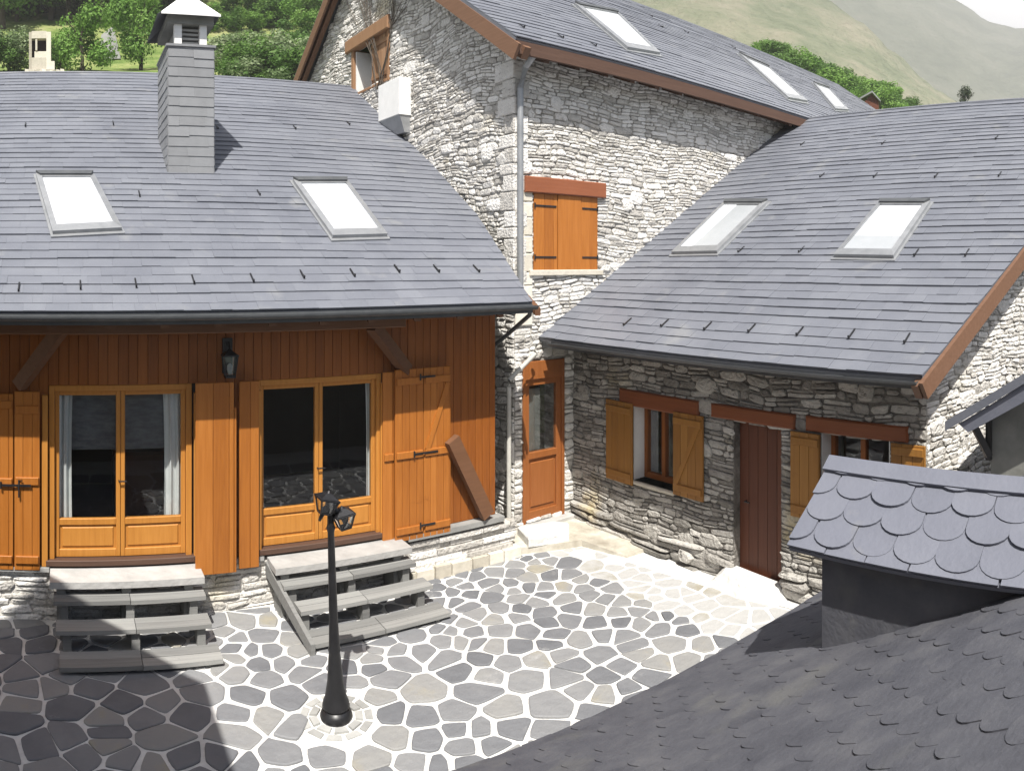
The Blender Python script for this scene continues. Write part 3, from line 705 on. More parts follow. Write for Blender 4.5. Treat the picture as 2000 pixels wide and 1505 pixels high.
tp = MB(); xm=(cx0+cx1)/2; zt=zc+.46; zp=zc+.94
tp.add([(cx0-.12,cy0-.14,zt),(cx1+.08,cy0-.14,zt),(xm,cy0+.35,zp)],[(0,1,2)]); tp.add([(cx0-.12,cy0-.14,zt-.03),(cx1+.08,cy0-.14,zt-.03),(cx1+.08,cy0-.14,zt),(cx0-.12,cy0-.14,zt)],[(0,1,2,3)])
part(tp,'cap_front',M['white'],ch)
ts = MB(); yb=cy1+.14
ts.add([(cx0-.12,cy0-.142,zt),(cx0-.18,cy0-.17,zt-.05),(cx0-.18,yb,zt-.05),(xm,yb,zp),(xm,cy0+.35,zp)],[(0,4,3,2,1)]); ts.add([(cx1+.08,cy0-.142,zt),(cx1+.08,yb,zt),(xm,yb,zp),(xm,cy0+.35,zp)],[(0,1,2,3)]); ts.add([(cx0-.18,yb,zt-.05),(cx1+.08,yb,zt),(xm,yb,zp)],[(0,1,2)])
part(ts,'cap_roof',M['slate_side'],ch)
# shutters on the left facade
def leaf(F,u0,u1,v0,v1,o,root,name='shutter',m='shutter',wd=.1,seed=2,ledges=(.93,.5,.07),brace=False,th=.03,label=None,back=False):
    mb = boards(F,u0,u1,v0,v1,(),wd=wd,o0=o,o1=o+th,seed=seed,gap=.003)
    sh_ = part(mb,name,M[m],root,label)
    if ledges or brace:
        for k in ledges:
            v=v0+(v1-v0)*k; lm = MB(); lm.fbox(F,u0+.015,u1-.015,v-.045,v+.045,o+th,o+th+.024,.3+.4*k,.006); part(lm,'ledge_bar',M[m],sh_)
        if brace:
            a_=v0+(v1-v0)*brace[0]; b_=v0+(v1-v0)*brace[1]; lm = MB(); quad_bar(lm,F,(u0+.05,a_),(u1-.05,b_),.07,o+th,o+th+.02,.6); part(lm,'diagonal_brace',M[m],sh_)
    return sh_
def strap(F,u0,u1,v,o,root):
    mb = MB(); mb.fbox(F,u0,u1,v-.013,v+.013,o,o+.008); mb.tube([F.P(u0,v-.04,o+.006),F.P(u0,v+.04,o+.006)],.012,8); part(mb,'hinge',M['black'],root)
a = FL.rect(-60,762,78,1108,.06)
um = FL.px(27,900,.08)[0]
s1 = leaf(FL,um-.55,um-.006,VB-.03,a[3]-.03,.05,left,seed=3,ledges=(.94,.5,.06)); s2 = leaf(FL,um+.006,a[2],VB-.03,a[3],.05,left,seed=5,ledges=(.90,.5,.06))
strap(FL,um-.15,um+.2,VB+(a[3]-VB)*.47,.106,s2)
pm = MB(); pm.tube([FL.P(um+.06,1.45,.11),FL.P(um+.06,1.65,.11),FL.P(um+.10,1.65,.13)],.01,8); part(pm,'bolt',M['black'],s2)
a = FL.rect(381,748,456,1103,.16); b_ = FL.rect(466,745,505,1098,.08)
s3 = leaf(FL,a[0],a[2],VB-.1,a[3],.16,left,seed=6,ledges=(),wd=.2); s4 = leaf(FL,b_[0],b_[2],VB-.1,a[3]-.01,.08,left,seed=7,ledges=(),wd=.14)
mb = MB(); mb.fbox(FL,a[2]+.004,a[2]+.03,VB-.1,a[3]-.3,.02,.19,.2,.004); part(mb,'shutter_edge',M['shutter'],left)
a = FL.rect(770,722,878,1030,.10); c_ = FL.rect(746,728,768,1030,.05)
s5 = leaf(FL,c_[0],c_[2],VB-.05,a[3]-.03,.05,left,seed=8,ledges=(.5,),wd=.14)
um = (a[0]+a[2])/2
s6 = leaf(FL,a[0],um-.003,VB-.05,a[3],.10,left,seed=9,ledges=(.93,.5,.06)); s7 = leaf(FL,um+.003,a[2],VB-.05,a[3],.10,left,seed=10,ledges=(.93,.5,.06),brace=(.52,.9))
strap(FL,um-.15,um+.2,VB+(a[3]-VB)*.49,.156,s7); strap(FL,um-.06,um+.16,a[3]-.11,.156,s7); strap(FL,um-.06,um+.16,VB+.12,.156,s7)
# leaning log
p = FL.px(884,858,.22); q = FL.px(972,996,.35)
mb = MB(); P_=FL.P(p[0],p[1],.2); Q_=FL.P(q[0]-.02,VB+.06,.12)
mb.bar(P_,Q_,.19,.10,up=(0,-1,.2),c=.5)
o = mb.build('leaning_beam', M['beam']); tag(o,'weathered brown timber plank leaning against the orange boards beside the stone corner','timber')
# wall lamp
u,v = FL.px(449,712,.15)
wl_ = thing('wall_lantern','dark glazed lantern fixed to the orange boards between the two glass doors','wall lamp',FL.P(u,v,.0))
mb = MB(); mb.fbox(FL,u-.06,u+.06,v-.12,v+.3,0,.03); mb.tube([FL.P(u,v+.22,.02),FL.P(u,v+.26,.1),FL.P(u,v+.19,.15)],.012,8); part(mb,'bracket',M['black'],wl_)
mb = MB()
for (dx,dy) in ((-1,-1),(1,-1),(1,1),(-1,1)):
    mb.bar(FL.P(u+dx*.055,v-.13,.15+dy*.05),FL.P(u+dx*.08,v+.1,.15+dy*.075),.012,.012,up=(0,1,0))
mb.fbox(FL,u-.06,u+.06,v-.15,v-.13,.09,.21); mb.fbox(FL,u-.09,u+.09,v+.10,v+.12,.06,.24)
c0=FL.P(u,v+.19,.15); q4=[FL.P(u+a,v+.12,.15+b) for a,b in ((-.08,-.08),(.08,-.08),(.08,.08),(-.08,.08))]; mb.add(q4+[c0],[(0,1,4),(1,2,4),(2,3,4),(3,0,4)])
part(mb,'lantern_cage',M['black'],wl_)
mb = MB(); mb.add([FL.P(u+a,v+z,.15+b) for z,k in ((-.13,.05),(.10,.074)) for a,b in ((-k,-k),(k,-k),(k,k),(-k,k))],[(0,1,5,4),(1,2,6,5),(2,3,7,6),(3,0,4,7)]); part(mb,'glass_pane',M['lampglass'],wl_)
mb = MB(); mb.tube([FL.P(u,v-.11,.15),FL.P(u,v-.06,.15),FL.P(u,v-.01,.15),FL.P(u,v+.02,.15)],[.02,.035,.035,.01],12); part(mb,'bulb',M['white'],wl_,smooth=True)

# ================================================================== STEPS
def steps(s0,s1,skew,label,dark):
    root = thing('outdoor_steps',label,'steps',((s0+s1)/2,DL-.5,0),'low steps up to the glass doors')
    rgs = random.Random(int(s0*100)+3)
    mb = MB(); mb.hexa([(s0-.03,8.05,VB-.10),(s1+.05,8.03,VB-.095),(s1+.05,DL-.03,VB-.10),(s0-.03,DL-.03,VB-.10),(s0-.03,8.05,VB-.025),(s1+.05,8.03,VB-.02),(s1+.05,DL-.03,VB-.02),(s0-.03,DL-.03,VB-.02)]); 
    part(mb,'top_slab',M['slab'],root)
    T = ((.45,7.92,8.17),(.28,7.62,7.88),(.10,7.25,7.56))
    for k,(z,ya,yb) in enumerate(T):
        sk = skew*(k+1)/3; mb = MB(); e0=rgs.uniform(-.03,.03); e1=rgs.uniform(-.03,.03); dr_=dark*(k+1)*.03
        m2=(s0+s1)/2+sk
        for (xa,xb) in ((s0+sk+e0,m2-.004),(m2+.004,s1+sk+e1)):
            for (pa,pb) in ((ya,(ya+yb)/2-.004),((ya+yb)/2+.004,yb)):
                zz=z+rgs.uniform(-.004,.004); mb.hexa([(xa,pa-dr_*(xb-s0)*0,zz-.045),(xb,pa,zz-.045),(xb,pb,zz-.045),(xa,pb,zz-.045),(xa,pa,zz),(xb,pa,zz),(xb,pb,zz),(xa,pb,zz)])
        part(mb,'tread',M['greywood'],root)
    for x in (s0+.10,(s0+s1)/2,s1-.12):
        for k,(z,ya,yb) in enumerate(T[:2]):
            sk = skew*(k+1)/3; mb = MB(); mb.box((x+sk-.045,ya+.05,0.01),(x+sk+.045,yb-.03,z-.047)); part(mb,'support',M['greywood'],root)
        for q in (((x+skew-.05,7.30,.005),(x+skew+.05,7.52,.053)),((x+.0-.05,8.1,.01),(x+.05,8.40,VB-.102))):
            mb = MB(); mb.box(*q); part(mb,'support',M['greywood'],root)
    if dark:
        for x in (s0-.03,):
            mb = MB(); mb.hexa([(x-.025,8.40,.40),(x+.025,8.40,.40),(x+skew+.025,7.2,.005),(x+skew-.025,7.2,.005),(x-.025,8.40,.56),(x+.025,8.40,.56),(x+skew+.025,7.2,.13),(x+skew-.025,7.2,.13)]); part(mb,'stringer',M['greywood'],root)
    return root
steps(-.16,1.50,.10,'grey slatted wooden steps under the left glass doors, partly in shade',0)
steps(2.42,4.10,.16,'dark grey slatted wooden steps with a side rail behind the lamp post',1)

# ================================================================== MIDDLE HOUSE
DM = 8.95; CX = 6.36
mid = thing('stone_gable_house','tall rubble stone gable house with pale walls and one closed orange shutter pair','house',(CX,DM,0))
ZM = Z0+3.24; SM=.695; KM = math.sqrt(1+SM*SM)
FM = Frame((0,DM,0),(1,0,0))
FG = Frame((CX,DM,0),(6.12-CX,14.72-DM,0))
# gable wall (faces left)
wg = FG.rect(688,82,762,188); wg = (min(FG.px(688,100)[0],FG.px(762,100)[0]),FG.px(700,186)[1],max(FG.px(688,100)[0],FG.px(762,100)[0]),FG.px(720,80)[1])
gp = [(0,3.6),(0,7.52),(5.05,11.02),(9.9,7.6),(9.9,6.9)]
hG = (wg[0]+0.0,wg[1],wg[2],wg[3])
mb = rubble(FG,gp,[hG],hr=(.04,.105),wr=(.07,.26),seed=31,dep=.026,wob=.04,gap=.007)
rubble(FG,[(0,0),(1.6,0),(1.6,4.2),(0,3.6)],(),hr=(.10,.17),wr=(.14,.26),seed=32,dep=.035,mb=mb)
gw = part(mb,'gable_stonework',M['stone'],mid)
part(wall_sheet(FG,[(0,0),(0,7.52),(5.05,11.02),(9.9,7.6),(9.9,0)],[hG],thick=.15),'gable_wall',M['mortar'],mid)
# side wall (faces the courtyard)
ws = (FM.px(1041,400)[0],FM.px(1045,527)[1],FM.px(1165,400)[0],FM.px(1045,376)[1])
dw = (FM.px(1020,800)[0],.16,FM.px(1101,800)[0],FM.px(1030,706)[1])
mb = rubble(FM,[(CX,2.6),(CX,7.5),(15.6,7.5),(15.6,7.0)],[ws],hr=(.04,.11),wr=(.08,.30),seed=33,dep=.026,wob=.03,gap=.007)
rubble(FM,[(CX,0),(7.6,0),(7.6,2.9),(CX,2.75)],[dw],hr=(.09,.17),wr=(.12,.26),seed=34,dep=.03,mb=mb)
part(mb,'side_stonework',M['stone'],mid)
part(wall_sheet(FM,[(CX,0),(25,0),(25,7.52),(CX,7.52)],[ws,dw],thick=.5),'side_wall',M['mortar'],mid)
mb = MB(); rg=random.Random(5); v=3.2     # dressed quoins beside the window and on the corner
for k in range(9):
    h=rg.uniform(.2,.34); L=rg.uniform(.16,.30) if k%2 else rg.uniform(.28,.34)
    if v+h<5.4: mb.fbox(FM,ws[0]-.03-L,ws[0]-.035,v,v+h-.015,-.01,.042,rg.uniform(.5,1),.012)
    v+=h
part(mb,'quoins',M['quoin'],mid)
mb = MB(); rg=random.Random(15); v=3.4; k=0
while v<7.3:
    h=rg.uniform(.16,.3); La=rg.uniform(.30,.46) if k%2 else rg.uniform(.16,.26); Lb=rg.uniform(.14,.18) if k%2 else rg.uniform(.2,.28 if v>5.3 or v<3.6 else .22)
    mb.fbox(FG,-.044,La,v,v+h-.014,-.01,.044,rg.random(),.014); mb.fbox(FM,CX-.03,CX+Lb,v,v+h-.014,-.01,.046,rg.random(),.014); v+=h; k+=1
part(mb,'corner_quoins',M['stone'],mid)
# window of the side wall: lintel, closed shutters, hinges
lp = FM.px(1024,343,.05); lq = FM.px(1182,357,.05)
mb = MB(); mb.fbox(FM,lp[0],lq[0],ws[3]-.01,lp[1],-.1,.09,.5,.015); part(mb,'lintel',M['lintel'],mid,'faded red timber lintel over the closed shutters')
mb = MB(); mb.fbox(FM,ws[0]-.1,ws[2]+.1,ws[1]-.09,ws[1]-.0,-.1,.07,.5,.01); part(mb,'window_sill',M['quoin'],mid)
W_ = ws[2]-ws[0]; 
sA = leaf(FM,ws[0],ws[0]+W_*.35,ws[1],ws[3]-.012,.0,mid,'shutter','shutter',seed=12,ledges=(),wd=.2)
sB = leaf(FM,ws[0]+W_*.355,ws[0]+W_*.72,ws[1],ws[3]-.012,.01,mid,'shutter','shutter',seed=13,ledges=(),wd=.5)
sC = leaf(FM,ws[0]+W_*.725,ws[2],ws[1],ws[3]-.012,.0,mid,'shutter','shutter',seed=14,ledges=(),wd=.2)
for s_,(a,b) in ((sA,(ws[0]+.01,ws[0]+W_*.33)),(sC,(ws[2]-.01,ws[0]+W_*.74))):
    for v in (ws[1]+.2,ws[3]-.2): strap(FM,a,b,v,.034,s_)
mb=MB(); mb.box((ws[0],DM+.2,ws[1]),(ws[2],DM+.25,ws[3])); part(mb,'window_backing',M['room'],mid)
# gable window: heavy lintel, frame, open leaf
p0 = FG.px(676,80,.05); p1 = FG.px(742,47,.05); vt=(p0[1]+p1[1])/2
mb = MB(); mb.fbox(FG,hG[0]-.05,hG[2]+.22,hG[3]-.02,hG[3]+.25,-.1,.09,.5,.02); part(mb,'gable_lintel',M['oldwood'],mid)
mb = MB(); mb.fbox(FG,hG[2]-.12,hG[2],hG[1],hG[3]-.02,-.3,.03,.5,.01); mb.fbox(FG,hG[0],hG[0]+.1,hG[1],hG[3]-.02,-.3,.03,.4,.01); mb.fbox(FG,hG[0]+.1,hG[2]-.12,hG[1],hG[1]+.06,-.3,.03,.4,.01)
part(mb,'gable_window_frame',M['oldwood'],mid)
uu = hG[0]+(hG[2]-hG[0])*.48
s_ = leaf(FG,hG[0]+.1,uu,hG[1]+.06,hG[3]-.02,-.05,mid,'shutter','oldwood',seed=15,ledges=(.85,.15),wd=.14,label='weathered brown shutter leaf in the gable window')
mb = MB(); mb.fbox(FG,uu+.02,hG[2]-.12,hG[1]+.06,hG[1]+.75*(hG[3]-hG[1]),-.45,-.4); mb.fbox(FG,hG[2]-.16,hG[2]-.121,hG[1]+.06,hG[3]-.05,-.40,-.03); part(mb,'window_reveal',M['curtain'],mid)
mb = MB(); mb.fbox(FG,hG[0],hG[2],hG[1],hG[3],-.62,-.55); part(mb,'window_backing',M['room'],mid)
# white flue box on the gable
p = FG.px(736,168,.3); q = FG.px(777,222,.3); r_ = FG.px(772,276,.12)
a,b = sorted((p[0],q[0]))
fbx = MB(); fbx.fbox(FG,a,b,q[1],p[1],0,.27,.5,.01); o=part(fbx,'flue_box',M['white'],mid,'white box flue jutting from the gable above the left roof')
mb = MB(); mb.hexa([FG.P(a+.03,q[1]-.32,0),FG.P(b-.12,q[1]-.32,0),FG.P(b-.12,q[1]-.32,.14),FG.P(a+.03,q[1]-.32,.14),FG.P(a+.02,q[1]-.002,0),FG.P(b-.02,q[1]-.002,0),FG.P(b-.02,q[1]-.002,.25),FG.P(a+.02,q[1]-.002,.25)])
part(mb,'flue_foot',M['zinc'],mid)
# roof of the middle house
FRM = Frame((0,8.45,ZM),(1,0,0),(0,1,SM))
def gx(d): return CX + (6.12-CX)*(d-DM)/(14.72-DM)
PM = [(gx(8.45)-.34,0),(25.4,0),(25.4,5.55*KM),(gx(14)-.34,5.55*KM)]
zrM = ZM+SM*5.55
slab = MB(); slab.fpoly(FRM,PM,-.08,-.004)
slab.hexa([(gx(14)-.34,14,zrM-.1),(25.4,14,zrM-.1),(25.4,19.6,zrM-.1-SM*5.6),(gx(19.6)-.34,19.6,zrM-.1-SM*5.6),(gx(14)-.34,14,zrM-.004),(25.4,14,zrM-.004),(25.4,19.6,zrM-.004-SM*5.6),(gx(19.6)-.34,19.6,zrM-.004-SM*5.6)])
roofM = part(slab,'roof',M['slate'],mid)
part(slates(FRM,PM,expo=.2,wd=.3,t=.007,seed=15),'slates',M['slate'],roofM)
mb = MB(); mb.tube([(gx(14)-.3,14.02,zrM+.02),(25.4,14.02,zrM+.02)],.03,8); part(mb,'ridge_cap',M['slate'],roofM)
hooks(FRM,[(1018,50),(1094,70),(1158,86),(1340,62),(1290,50),(1478,128),(1432,92),(1270,30)],roofM)
skylight(FRM,[(1122,6),(1206,22),(1290,103),(1226,92)],mid,'skylight nearest the gable on the tall roof')
skylight(FRM,[(1443,103),(1500,128),(1578,197),(1540,190)],mid,'skylight above the end of the eave on the tall roof')
skylight(FRM,[(1588,160),(1618,170),(1658,214),(1632,212)],mid,'farthest skylight on the tall roof')
# eave board, soffit, verge boards
mb = MB(); x0=gx(8.45)-.34
mb.box((x0+.02,8.455,ZM-.22),(15.3,8.51,ZM-.035)); part(mb,'eave_board',M['fascia'],mid)
mb = MB(); mb.hexa([(x0+.05,8.51,ZM-.14),(15.3,8.51,ZM-.14),(15.3,8.94,ZM+.16),(x0+.05,8.94,ZM+.16),(x0+.05,8.51,ZM-.11),(15.3,8.51,ZM-.11),(15.3,8.94,ZM+.19),(x0+.05,8.94,ZM+.19)]); part(mb,'soffit',M['fascia'],mid)
for k in range(15): 
    x=6.6+k*.6; mb = MB(); mb.hexa([(x,8.52,ZM-.26),(x+.1,8.52,ZM-.26),(x+.1,8.94,ZM-.1),(x,8.94,ZM-.1),(x,8.52,ZM-.15),(x+.1,8.52,ZM-.15),(x+.1,8.94,ZM+.15),(x,8.94,ZM+.15)]); part(mb,'rafter',M['fascia'],mid)
def verge(p0,p1,w0,h,name='bargeboard',m='barge',root=mid,off=Vector((0,0,0))):
    mb = MB(); mb.bar(Vector(p0)+off,Vector(p1)+off,w0,h,up=(0,0,1)); part(mb,name,M[m],root)
for (da,db) in ((8.44,14.0),(19.6,14.0)):
    za = zrM-SM*abs(14-da)-.20; zb=zrM-.20
    verge((gx(da)-.33,da,za),(gx(db)-.33,db,zb),.05,.24)
    verge((gx(da)-.17,da,za+.0),(gx(db)-.17,db,zb+.0),.12,.18,'verge_rafter')
# pipes at the corner
def pipe(pts,r,m,root,name='downpipe'):
    mb = MB(); mb.tube(pts,r,12); return part(mb,name,M[m],root,smooth=True)
pa = FM.P(CX+.02,ZM-.1,.14)
pipe([FM.P(CX+.1,ZM-.12,.42),FM.P(CX+.07,ZM-.3,.2),FM.P(CX+.05,ZM-.6,.09),FM.P(CX+.05,3.7,.09)],.05,'zinc',mid)
a = FM.px(985,640,.35); pipe([Vector((5.93,9.0,3.35)),Vector((5.93,9.0,0.9))],.045,'greenpipe',mid)
q1 = FM.px(1046,690,.30); q2 = FM.px(994,742,.25); 
pipe([FM.P(q1[0],q1[1]+.15,.30),FM.P(q1[0],q1[1],.30),FM.P(q2[0],q2[1],.25),FM.P(q2[0],q2[1]-.1,.25),FM.P(q2[0]-.0,.35,.25)],.035,'palepipe',mid)
pipe([Vector((5.70,7.66,ZE-.06)),Vector((5.74,7.72,ZE-.16)),Vector((5.95,8.75,ZE-.62)),Vector((5.93,9.0,ZE-.75))],.03,'darkzinc',left)
# corner door of the middle house
a,b,c,d = dw; e = bpy.data.objects.new('door',None); COL.objects.link(e); e.parent=mid; e.location=FM.P((a+c)/2,b,0)-mid.location
mb = MB(); o=.03; fw=.05
mb.fbox(FM,a+.002,a+fw,b,d,-.1,o,.5,.006); mb.fbox(FM,c-fw,c-.002,b,d,-.1,o,.5,.006); mb.fbox(FM,a+fw,c-fw,d-.28,d-.002,-.1,o,.5,.006); part(mb,'door_frame',M['doorwood'],e)
rl_ = FM.px(1060,890)[1]; rt_ = FM.px(1060,742)[1]
mb = MB(); mb.fbox(FM,a+fw,a+fw+.09,b+.02,d-.28,-.08,-.01,.5,.005); mb.fbox(FM,c-fw-.09,c-fw,b+.02,d-.28,-.08,-.01,.5,.005)
mb.fbox(FM,a+fw+.09,c-fw-.09,rl_-.02,rl_+.08,-.08,-.005,.5,.005); mb.fbox(FM,a+fw+.09,c-fw-.09,b+.02,b+.16,-.08,-.01,.5,.005); mb.fbox(FM,a+fw+.09,c-fw-.09,d-.38,d-.28,-.08,-.01,.5,.005)
mb.fbox(FM,a+fw+.09,c-fw-.09,b+.16,rl_-.02,-.07,-.045,.5); mb.fbox(FM,a+fw+.13,c-fw-.13,b+.22,rl_-.08,-.045,-.025,.6,.01)
part(mb,'door_leaf',M['doorwood'],e,'reddish orange door leaf with a sunken lower panel')
mb = MB(); mb.fbox(FM,a+fw+.085,c-fw-.085,rl_+.075,d-.375,-.05,-.04); part(mb,'pane',M['glass'],e)
mb = MB(); mb.fbox(FM,a+.05,c-.05,b+.3,d-.3,-.6,-.55); part(mb,'dark_lining',M['room'],e)  # near-black sheet stands in for the unlit room behind the pane
mb = MB(); mb.fbox(FM,a+fw+.10,a+fw+.38,rl_+.08,d-.45,-.13,-.115); part(mb,'lace_curtain',M['render'],e)
mb = MB(); mb.fbox(FM,a-.08,c+.10,b-.08,b-.0,-.2,.16,.6,.012); part(mb,'threshold',M['slab'],e)
# corner landing and kerbs
mb = MB()
mb.add([(5.9,8.41,0),(6.93,8.04,0),(7.12,7.3,0),(7.52,7.25,0),(7.52,8.94,0),(5.75,8.94,0)]+[(5.9,8.41,.1),(6.93,8.04,.1),(7.12,7.3,.03),(7.52,7.25,.06),(7.52,8.94,.1),(5.75,8.94,.1)],[(6,7,8,9,10,11),(0,1,7,6),(1,2,8,7),(2,3,9,8),(5,0,6,11)],.4)
o = mb.build('landing', M['landing']); tag(o,None,None,kind='structure')
mb = MB(); mb.fpoly(Frame((0,0,.10),(1,0,0),(0,1,0)),[(6.15,8.3),(6.75,8.12),(7.0,8.42),(6.9,8.62),(6.3,8.78)],0,.13,.8,.02)
o = mb.build('door_step', M['brightslab']); tag(o,'bright white stone slab lying before the red corner door','step')
mb = MB(); rg=random.Random(8); x=4.35
while x<6.0:
    L=rg.uniform(.24,.38); mb.box((x+.01,8.27+rg.uniform(0,.02),-.01),(x+L-.012,8.46,.15+rg.uniform(0,.02)),rg.random()); x+=L
mb.box((4.3,8.32,0),(6.0,8.5,.135),.3)
o = mb.build('stone_kerb', M['quoin']); tag(o,'low row of squared pale stones at the foot of the wall right of the steps','kerb')
mb = MB(); 
for (z,y0,o_) in ((.19,8.33,.0),(.26,8.37,.04),(.33,8.35,.02),(.41,8.38,.05),(.49,8.34,.0)):
    x=4.28+o_
    while x<5.9:
        L=rg.uniform(.35,.8); mb.box((x+.005,y0+rg.uniform(0,.02),z-.04),(min(x+L,5.98)-.006,8.5,z+.022+rg.uniform(0,.01)),rg.random()); x+=L
o = mb.build('low_wall', M['stone']); tag(o,'stacked thin flat stones under the grey ledge right of the steps','low wall')

# ================================================================== RIGHT HOUSE
SR = 7.53; ZR = Z0-1.162
right = thing('low_stone_house','low rubble stone house on the right under a slate roof with two skylights','house',(SR,3.04,0))
FR = Frame((SR,DM,0),(0,-1,0))
LW = DM-3.04
def hole(x0,y0,x1,y1): 
    a=FR.px(x0,(y0+y1)/2)[0]; b=FR.px(x1,(y0+y1)/2)[0]; xm=(x0+x1)/2
    return (min(a,b),FR.px(xm,y1)[1],max(a,b),FR.px(xm,y0)[1])
w1 = hole(1237,795,1316,948); dr1 = hole(1434,825,1526,1135); w2 = hole(1604,850,1738,990)
dr1=(dr1[0],.04,dr1[2],dr1[3])
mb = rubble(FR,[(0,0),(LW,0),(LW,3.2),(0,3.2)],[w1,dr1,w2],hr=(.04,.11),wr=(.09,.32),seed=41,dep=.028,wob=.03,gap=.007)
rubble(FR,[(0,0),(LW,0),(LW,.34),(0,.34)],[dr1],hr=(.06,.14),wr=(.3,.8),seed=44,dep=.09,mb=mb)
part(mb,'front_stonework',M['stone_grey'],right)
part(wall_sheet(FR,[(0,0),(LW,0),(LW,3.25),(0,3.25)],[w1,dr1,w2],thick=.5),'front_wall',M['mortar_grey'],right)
FE = Frame((SR,3.04,0),(1,-.2232,0)); LE=14
def zE(u): return 2.988+.62*(SR+u*FE.U.x-6.83)-.16
part(rubble(FE,[(0,0),(6.8,0),(6.8,zE(6.8)),(0,zE(0))],(),hr=(.035,.09),wr=(.07,.22),seed=42,dep=.025,wob=.035,gap=.006),'end_stonework',M['stone'],right)
part(wall_sheet(FE,[(0,0),(13,0),(6.7,zE(6.7)),(0,zE(0))],thick=.5),'end_wall',M['mortar'],right)
# roof
FRR = Frame((6.83,DM-.01,ZR),(0,-1,0),(1,0,.62))
LR = (13.92-6.83)*K
PR = [(0,0),(DM-2.81,0),(DM-1.228,LR),(0,LR)]
zrR = ZR+.62*(13.92-6.83)
slab = MB(); slab.fpoly(FRR,PR,-.08,-.004)
slab.hexa([(13.92,1.228,zrR-.1),(13.92,DM-.02,zrR-.1),(20,DM-.02,zrR-3.8),(20,-.1,zrR-3.8),(13.92,1.228,zrR-.004),(13.92,DM-.02,zrR-.004),(20,DM-.02,zrR-3.7),(20,-.1,zrR-3.7)])
roofR = part(slab,'roof',M['slate'],right)
part(slates(FRR,PR,expo=.185,wd=.30,t=.009,seed=25),'slates',M['slate'],roofR)
mb = MB(); mb.tube([(13.92,1.25,zrR+.02),(13.92,DM-.02,zrR+.02)],.03,8); part(mb,'ridge_cap',M['slate'],roofR)
hooks(FRR,[(1226,628),(1299,630),(1383,636),(1469,640),(1563,646),(1664,651),(1772,660),(1448,487),(1566,487),(1790,493),(1889,493),(1606,342),(1710,342),(1829,342),(1953,340),(1726,278),(1947,268),(1568,280)],roofR)
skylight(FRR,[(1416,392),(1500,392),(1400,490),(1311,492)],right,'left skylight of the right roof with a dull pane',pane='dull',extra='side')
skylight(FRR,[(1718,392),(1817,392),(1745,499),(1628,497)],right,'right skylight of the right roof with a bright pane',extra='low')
# eave: board, gutter, soffit
mb = MB(); mb.box((6.86,2.84,ZR-.13),(6.90,DM-.05,ZR-.02)); part(mb,'eave_board',M['darkzinc'],right)
mb = MB(); n=8; pr=[(6.79+.05*math.cos(math.pi+math.pi*i/n),ZR-.035+.05*math.sin(math.pi+math.pi*i/n)) for i in range(n+1)]
vs=[(x,2.84,z) for x,z in pr]+[(x,DM-.3,z) for x,z in pr]; m_=n+1
mb.add(vs,[(i,i+1,m_+i+1,m_+i) for i in range(n)]+[tuple(range(m_)),tuple(range(m_,2*m_))]); part(mb,'gutter',M['darkzinc'],right)
for k in range(11): 
    y=3.1+k*.55; mb = MB(); mb.hexa([(6.92,y,ZR-.12),(6.92,y+.09,ZR-.12),(7.52,y+.09,ZR+.25),(7.52,y,ZR+.25),(6.92,y,ZR-.02),(6.92,y+.09,ZR-.02),(7.52,y+.09,ZR+.35),(7.52,y,ZR+.35)]); part(mb,'rafter',M['beam'],right)
# verge boards
A_ = Vector((6.83-.05,2.80,ZR-.13)); B_ = Vector((13.92,1.21,zrR-.1)); offn = Vector((-.2232,-1,0)).normalized()
verge(A_+offn*.03,B_+offn*.03,.05,.20,'bargeboard','barge',right)
verge(A_-offn*.05+Vector((0,0,-.02)),B_-offn*.05+Vector((0,0,-.02)),.09,.16,'verge_rafter','barge',right)
# windows, shutters, lintels, door of the right house
def lint(x0,y0,x1,y1,v0,root=right,name='lintel',o=.06):
    a=FR.px(x0,y0,o); b=FR.px(x1,y1,o); lo,hi=sorted((a[0],b[0])); vt=(a[1]+b[1])/2
    mb = MB(); mb.fbox(FR,lo,hi,v0,vt,-.2,o,.5,.02); part(mb,name,M['lintel_y'],root)
lint(1208,757,1363,784,w1[3]-.03); lint(1387,785,1551,812,dr1[3]-.01); lint(1572,806,1772,840,w2[3]-.01)
def small_window(h,root,label=None):
    e = bpy.data.objects.new('window',None); COL.objects.link(e); e.parent=root; e.location=FR.P((h[0]+h[2])/2,h[1],0)-root.location
    if label: e['label']=label
    a,b,c,d=h
    mb = MB(); mb.fbox(FR,a+.002,a+.07,b,d-.002,-.3,-.22,.5,.006); mb.fbox(FR,c-.07,c-.002,b,d-.002,-.3,-.22,.5,.006); mb.fbox(FR,a+.07,c-.07,b+.002,b+.08,-.3,-.22,.5,.006); mb.fbox(FR,a+.07,c-.07,d-.08,d-.002,-.3,-.22,.5,.006)
    m_=(a+c)/2; mb.fbox(FR,m_-.035,m_+.035,b+.08,d-.08,-.295,-.215,.5,.006); part(mb,'frame',M['orange'],e)
    mb = MB(); mb.fbox(FR,a+.06,c-.06,b+.07,d-.07,-.265,-.258); part(mb,'pane',M['glass'],e)
    mb = MB(); mb.fbox(FR,a-.03,c+.03,b-.05,b+.0,-.3,.05,.5,.01); part(mb,'sill',M['quoin'],e)
    mb = MB(); mb.fbox(FR,a,c,b,d,-.62,-.58); part(mb,'dark_lining',M['room'],e)  # dark sheet paints the shade of the room behind the window
    for q in ((a+.001,a+.012),(c-.012,c-.001)):
        mb = MB(); mb.fbox(FR,q[0],q[1],b,d-.003,-.22,-.004); part(mb,'reveal',M['white'],e)
    return e
small_window(w1,right); small_window(w2,right)
